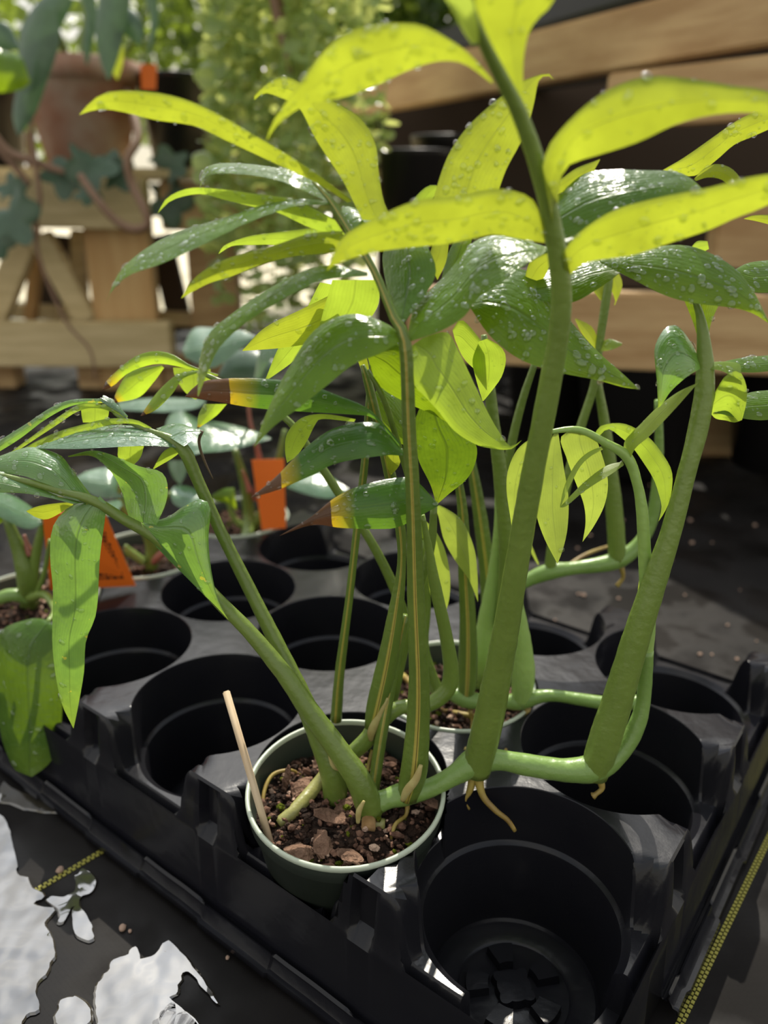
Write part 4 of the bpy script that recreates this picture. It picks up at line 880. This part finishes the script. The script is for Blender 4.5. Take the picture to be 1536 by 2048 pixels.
board(LB, pz(318, 470, YB+.2), pz(365, 660, YB+.2), .05, .03, 'darkbrown', 'leg', Vector((1, 0, 0)))
board(LB, pz(20, 620, YB+.18), pz(420, 640, YB+.18), .03, .03, 'wood', 'cross_rail')
for k in range(6):
    yy = YB+.02+k*.075
    board(LB, Vector((tl.x-.3, yy+.03, .392)), Vector((tr_.x+.6, yy+.03, .392)), .018, .062, 'wood', 'slat')
for k in range(3):
    p = pz(20+k*170, 770, YB+.05); board(LB, Vector((p.x, YB+.05, GZ)), Vector((p.x, YB+.05, .05)), .05, .05, 'wood_r', 'foot', Vector((1, 0, 0)))

# terracotta pot on it
pc = pz(170, 260, YB+.07)
tp = pot(Vector((pc.x, pc.y, 0)), .108, 'weathered terracotta pot on the left bench, planted with trailing ivy', .575, pm='terra', rm='terra', h=.173, name='terracotta_pot', cat='plant pot', base=.68)
bm = bmesh.new(); lathe(bm, Vector((pc.x, pc.y, 0)), [(.109, .545), (.114, .545), (.115, .578), (.108, .580), (.104, .578)]); link_bm('collar', bm, M['terra'], tp)
soil(Vector((pc.x, pc.y, 0)), .10, .56, 'dark soil inside the terracotta pot on the left bench', 60, seed=21)
# black pots beside it
for x, yb, Yo, rr, hh, lab in ((364, 385, .10, .075, .16, 'black nursery pot on the left bench, right of the terracotta pot'), (430, 385, .22, .07, .15, 'black nursery pot behind the hanging strings of round leaves'), (-20, 385, .12, .08, .14, 'black nursery pot at the far left end of the bench')):
    p = pz(x, 300, YB+Yo); pot(Vector((p.x, p.y, 0)), rr, lab, .402+hh, pm='black', rm='black', h=hh)
# orange label in the back
ptag([(280, 128), (314, 128), (312, 180), (283, 180)], (1.52, 1.52, 1.52, 1.52), 'small orange plant tag standing among the leaves above the terracotta pot', 0)

# ivy: lobed leaves and brown runners
IV = empty('ivy_plant', (pc.x, pc.y, .56), 'ivy with dark lobed leaves and brown runners trailing from the terracotta pot', 'plant')
def vt(pts, m, r, par, Y0=YB-.05, nm='runner'):
    return link_bm(nm, tube_bm([(P(x, y, Y0+dy), r*k) for x, y, dy, k in pts], 8), M[m], par)
vt([(250, 175, .1, 1), (268, 230, 0, 1), (275, 280, -.05, 1), (255, 320, -.08, 1), (265, 370, -.08, 1), (290, 420, -.1, 1), (295, 450, -.1, 1), (265, 458, -.1, 1), (230, 440, -.1, .9), (195, 400, -.1, .9), (160, 350, -.08, .8)], 'ivystem', .0075, IV)
vt([(-20, 260, -.05, 1), (20, 305, -.05, 1), (60, 320, -.05, 1), (100, 335, -.05, 1), (130, 345, -.05, .7)], 'ivystem', .007, IV)
vt([(60, 230, -.05, 1), (70, 320, -.06, 1), (80, 400, -.06, 1), (72, 450, -.06, 1), (80, 520, -.06, .8), (130, 640, -.06, .7), (180, 700, -.06, .6), (190, 760, -.06, .5)], 'ivystem', .0045, IV)
vt([(-10, 290, -.03, 1), (35, 340, -.03, 1), (60, 370, -.03, .8)], 'ivystem', .006, IV)
def lobed(par, px, py, Y, size, rot, m, seed=0, name='leaf_blade'):
    c = P(px, py, Y); s = size/FPX*Y; bm = bmesh.new(); uvl = bm.loops.layers.uv.new('UVMap')
    ax = rt*math.cos(R(rot))+up*math.sin(R(rot)); ay = up*math.cos(R(rot))-rt*math.sin(R(rot))
    n = 40; rim = []
    cv = bm.verts.new(c)
    for k in range(n):
        an = 2*math.pi*k/n
        r = .62+.38*abs(math.cos(an*2.5))**1.5
        if math.cos(an) < -.8: r *= .5
        r *= 1+.1*noise.noise(Vector((math.cos(an), math.sin(an), seed)))
        rim.append(bm.verts.new(c+ax*math.cos(an)*s*r+ay*math.sin(an)*s*r+fw*(.25*s*math.sin(an*2+seed))))
    for k in range(n):
        f = bm.faces.new((cv, rim[k], rim[(k+1) % n]))
        for l, q in zip(f.loops, ((.5, .5), (k/n, 0), ((k+1)/n, 0))): l[uvl].uv = q
    return link_bm(name, bm, M[m], par)
for a_ in ((185, 330, 1.48, 55, -90), (130, 350, 1.5, 45, 190), (230, 345, 1.5, 40, 20), (20, 430, 1.45, 60, -60), (175, 385, 1.47, 28, -90), (340, 330, 1.6, 40, 40), (330, 400, 1.62, 55, 0), (380, 420, 1.65, 45, 90), (25, 380, 1.5, 35, 100), (-10, 480, 1.5, 40, 0)):
    lobed(IV, *a_, 'teal', seed=a_[0])
# big dark leaves at top left: a climbing plant in the same place
BP = empty('philodendron_plant', (pc.x-.05, pc.y+.05, .57), 'large-leaved plant with broad grey-green hanging leaves at the top left', 'plant')
for E in (([(70, 20), (40, 80), (35, 160), (25, 230), (35, 270)], [(110, 20), (120, 80), (95, 160), (70, 230), (38, 272)], 1.35, 'teal'),
          ([(100, -20), (70, 10), (40, 60), (45, 110)], [(150, 0), (130, 40), (100, 90), (50, 112)], 1.4, 'teal'),
          ([(200, -20), (190, 60), (200, 120), (215, 160)], [(265, -20), (250, 60), (235, 120), (218, 162)], 1.35, 'teal'),
          ([(240, 10), (270, 20), (290, 60), (280, 90)], [(230, 60), (250, 70), (265, 80), (278, 92)], 1.37, 'teal'),
          ([(-30, 60), (0, 100), (40, 110), (60, 160)], [(-30, 180), (0, 185), (40, 180), (62, 164)], 1.3, 'mature'),
          ([(60, -20), (80, 0), (110, 10), (130, 30)], [(75, -40), (100, -30), (125, 0), (133, 28)], 1.5, 'young'),
          ([(0, 40), (20, 50), (40, 90)], [(-20, 60), (0, 100), (38, 100)], 1.5, 'teal'),
          ([(280, -30), (300, 40), (295, 110)], [(310, -30), (318, 40), (298, 112)], 1.5, 'teal'),
          ([(150, -30), (170, 30), (165, 90), (172, 130)], [(185, -30), (195, 30), (185, 90), (175, 132)], 1.5, 'teal'),
          ([(215, 130), (225, 110), (245, 90)], [(235, 160), (245, 130), (248, 92)], 1.45, 'young'),
          ([(90, 60), (95, 80), (105, 85)], [(110, 60), (112, 75), (108, 86)], 1.5, 'young')):
    leaf(BP, E[0], E[1], (E[2], E[2]), 10, E[3], name='leaf_blade', na=14)
vt([(170, 165, .1, 1), (165, 90, .1, 1), (180, 0, .1, .8), (190, -80, .1, .6)], 'stem_d', .006, BP, nm='stem')
vt([(160, 170, .1, 1), (120, 80, 0, 1), (90, -10, -.05, .8)], 'stem_d', .006, BP, nm='stem')
vt([(200, 165, .1, 1), (260, 90, .1, 1), (310, -20, .1, .8)], 'stem_d', .005, BP, nm='stem')

# ------------------------------------------------------------ hanging strings of round leaves
HG = empty('string_plant', P(590, -150, 1.45), 'hanging plant of many long strings with small round leaves, behind the tall vine', 'plant')
rnd = random.Random(5)
bs = None; bl = bmesh.new(); uvl = bl.loops.layers.uv.new('UVMap')
def round_leaf(c, s, nrm, dirv):
    xx = dirv; yy = nrm.cross(xx).normalized(); n = 10; cv = bl.verts.new(c+xx*s+nrm*s*.15); rim = []
    for k in range(n):
        an = 2*math.pi*k/n; rim.append(bl.verts.new(c+xx*s*(1+math.cos(an)*1.05)+yy*math.sin(an)*s*.9))
    for k in range(n):
        f = bl.faces.new((cv, rim[k], rim[(k+1) % n]))
        for l, q in zip(f.loops, ((.5, .5), (k/n, .1), ((k+1)/n, .1))): l[uvl].uv = q
for s in range(58):
    px = rnd.triangular(375, 800, 560) if rnd.random() < .75 else rnd.uniform(375, 800)
    Y = rnd.uniform(1.3, 1.6)
    top = P(px+rnd.uniform(-15, 15), -160, Y); endy = rnd.choice((200, 320, 420, 520, 600, 660, 480)) if px > 400 else rnd.uniform(100, 480)
    if px > 720: endy = rnd.uniform(250, 470)
    bot = P(px, endy, Y); Lz = top.z-bot.z; n = int(Lz/.021)
    prev = None; sp_ = []
    for k in range(n+1):
        t = k/n; p = top.lerp(bot, t)+Vector((math.sin(t*5+s)*.006, math.cos(t*4+s)*.006, 0))
        if k % 2 == 0 or k == n: sp_.append((p.copy(), .0009))
        if rnd.random() < .9:
            for sg in (0, math.pi):
                an = rnd.random()*1.5+sg+k*1.57
                dv = Vector((math.cos(an), math.sin(an), rnd.uniform(-.3, .4))).normalized()
                nn = Vector((rnd.gauss(0, .5), rnd.gauss(-.6, .5), rnd.gauss(.7, .4))); nn = (nn-dv*nn.dot(dv)).normalized()
                round_leaf(p, rnd.uniform(.0085, .0150)*(1.15 if px < 520 else 1), nn, dv)
    link_bm('hanging_stem', tube_bm(sp_, 5, len(sp_)), M['stem_l'], HG)
o = link_bm('round_leaves', bl, M['string'], HG); o['kind'] = 'stuff'
vt([(540, -60, .0, 1), (560, 40, .0, 1), (575, 100, 0, .8), (582, 150, 0, .3)], 'ivystem', .010, HG, 1.35, 'dry_stalk')

# ------------------------------------------------------------ right-hand benches
RB = empty('wooden_bench', (1.0, 1.0, 0), 'brown slatted lumber bench at the upper right above the black containers', 'bench')
def line_beam(par, a_, b_, wid, thick, m, name):   # a_, b_: front-face centre points
    d = (b_-a_).normalized(); n_ = Vector((0, 0, 1)).cross(d).normalized()
    if n_.y < 0: n_ = -n_
    return board(par, a_+n_*thick/2, b_+n_*thick/2, wid, thick, m, name)
# upper board: bottom edge z fixed
zb = .53
A_ = atZ(700, 232, zb); B_ = atZ(1536, 86, zb); dd = (B_-A_)
A_ = A_-dd*.15; B_ = B_+dd*.35
hgt = .078
line_beam(RB, A_+Vector((0, 0, hgt/2)), B_+Vector((0, 0, hgt/2)), hgt, .038, 'wood_r', 'top_rail')
nb = Vector((0, 0, 1)).cross(dd.normalized()).normalized(); nb = nb if nb.y > 0 else -nb
# slats of wire mesh shelf behind upper board
for k in range(9):
    o_ = nb*(.06+k*.055)+Vector((0, 0, hgt+.006))
    line_beam(RB, A_+o_, B_+o_, .012, .03, 'black', 'shelf_slat')
# black mesh tray lying on the upper board
MT = empty('mesh_tray', A_+nb*.2+Vector((0, 0, hgt)), 'black slatted plant tray lying along the upper board of the right bench', 'tray')
for k in range(5):
    o_ = nb*(.02+k*.03)+Vector((0, 0, hgt+.012+k*.010))
    line_beam(MT, A_+o_, B_+o_, .006, .012, 'black', 'tray_bar')
line_beam(MT, A_+nb*.16+Vector((0, 0, hgt+.05)), B_+nb*.16+Vector((0, 0, hgt+.05)), .09, .006, 'black', 'tray_wall')
# second board, lower and deeper
zb2 = .50
q0 = atZ(1215, 147, .517); q1 = atZ(1536, 108, .517); q1 = q1+(q1-q0)*.6
line_beam(RB, q0-Vector((0, 0, .035)), q1-Vector((0, 0, .035)), .07, .038, 'wood_r', 'rear_rail')
# lower board of the bench, near the ground
C_ = atZ(1120, 735, .155); D_ = atZ(1536, 752, .155); dd2 = (D_-C_); C_ = C_-dd2*.8; D_ = D_+dd2*.6
line_beam(RB, C_+Vector((0, 0, .047)), D_+Vector((0, 0, .047)), .094, .038, 'wood_r', 'bottom_rail')
n2 = Vector((0, 0, 1)).cross(dd2.normalized()).normalized(); n2 = n2 if n2.y > 0 else -n2
for k in range(5):
    o_ = n2*(.08+k*.12)+Vector((0, 0, .10))
    line_beam(RB, C_+o_, D_+o_, .018, .085, 'darkbrown', 'shelf_slat')
p = atZ(1450, 700, .0); lp = atY(1440, 560, C_.y+.12)
for x_ in (1468, 1700):
    q = atY(x_, 560, C_.y+.16)
    board(RB, Vector((q.x, q.y, GZ)), Vector((q.x, q.y, .36)), .085, .038, 'wood_r' if x_ > 1200 else 'darkbrown', 'leg', Vector((1, 0, 0)))
# added dark backdrop sheet, standing in for the shade behind the bench
bm = bmesh.new(); q0 = atY(840, 400, 2.35); q1 = atY(1750, 400, 1.75)
box(bm, Vector(((q0.x+q1.x)/2, 2.25, .33)), (q1.x-q0.x+.3, .01, .66), Matrix.Rotation(math.atan2(-.3, q1.x-q0.x), 4, 'Z'))
o = link_bm('dark_backdrop', bm, M['darkbrown'], smooth=False); recenter(o); tag(o, 'dark brown backdrop sheet added for the shade behind the right bench', 'backdrop')
# black containers under the bench
for k, (x, yb, Yd, rr, hh) in enumerate(((1265, 905, 1.08, .092, .17), (1565, 930, 1.08, .095, .17), (1110, 880, 1.28, .10, .17), (1400, 860, 1.32, .12, .16))):
    p = atY(x, yb, Yd); labs = ('black nursery container under the right bench, nearest the curved vine', 'black nursery container under the right bench, at the photo edge', 'black nursery container under the bench behind the tall stalk', 'black nursery container standing farther back under the right bench')
    pot(Vector((p.x, p.y, 0)), rr, labs[k], hh, pm='black', rm='black', h=hh)
# pots standing behind tall vine
for k, (x, Yd, zt) in enumerate(((830, 1.5, .43), (890, 1.62, .46))):
    p = atY(x, 300, Yd); pot(Vector((p.x, p.y, 0)), .065, ('black pot behind the hanging strings, left of the tall stalk', 'grey-black pot behind the tall lime leaves')[k], zt, pm='black', rm='black', h=.16)
SH = empty('wooden_shelf', (.15, 1.6, 0), 'low dark wooden shelf behind the tall vine carrying two black pots', 'shelf')
p0 = atY(790, 500, 1.56)
board(SH, Vector((p0.x-.05, 1.56, .29)), Vector((p0.x+.5, 1.56, .29)), .03, .25, 'darkbrown', 'shelf_board')
for xx in (0, .42): board(SH, Vector((p0.x+xx, 1.56, GZ)), Vector((p0.x+xx, 1.56, .275)), .06, .04, 'darkbrown', 'leg', Vector((1, 0, 0)))

# ------------------------------------------------------------ shrubs far behind
def shrub(name, c, rad, n, m, label, seed, size=.03):
    rnd = random.Random(seed); t = empty(name, (c.x, c.y, 0), label, 'shrub', None)
    bm = bmesh.new(); uvl = bm.loops.layers.uv.new('UVMap')
    for k in range(n):
        while True:
            v = Vector((rnd.uniform(-1, 1), rnd.uniform(-1, 1), rnd.uniform(-1, 1)))
            if v.length < 1: break
        p = c+Vector((v.x*rad.x, v.y*rad.y, v.z*rad.z))
        d = Vector((rnd.gauss(0, 1), rnd.gauss(0, 1), rnd.gauss(-.2, .6))).normalized(); s = d.orthogonal().normalized(); s.rotate(Matrix.Rotation(rnd.random()*6, 3, d))
        L_ = size*rnd.uniform(.7, 1.5); W_ = L_*.38
        q = [p, p+d*L_*.35+s*W_, p+d*L_, p+d*L_*.35-s*W_]
        mid_ = p+d*L_*.4+s.cross(d)*W_*.3
        vs = [bm.verts.new(a_) for a_ in q]; mv = bm.verts.new(mid_)
        for g in range(4):
            f = bm.faces.new((vs[g], vs[(g+1) % 4], mv))
            for l in f.loops: l[uvl].uv = (.4, .2)
    o = link_bm('foliage', bm, M[m], t); o['kind'] = 'stuff'
    bm = tube_bm([(Vector((c.x, c.y, 0)), .02), (Vector((c.x+.03, c.y, c.z*.6)), .014), (c.copy(), .006)], 8)
    link_bm('trunk', bm, M['ivystem'], t)
shrub('shrub', Vector((-.15, 3.0, .75)), Vector((.75, .4, .55)), 5200, 'hedge', 'yellow-green shrub beyond the left bench, behind the hanging strings', 31, .05)
shrub('shrub', Vector((.55, 3.0, 1.0)), Vector((.6, .35, .55)), 4200, 'hedge', 'dark green shrub behind the tall vine and right bench', 32, .05)
shrub('shrub', Vector((-1.35, 3.2, .9)), Vector((.7, .4, .45)), 1000, 'hedge', 'loose sunlit shrub at the far upper left behind the broad grey leaves', 33, .06)
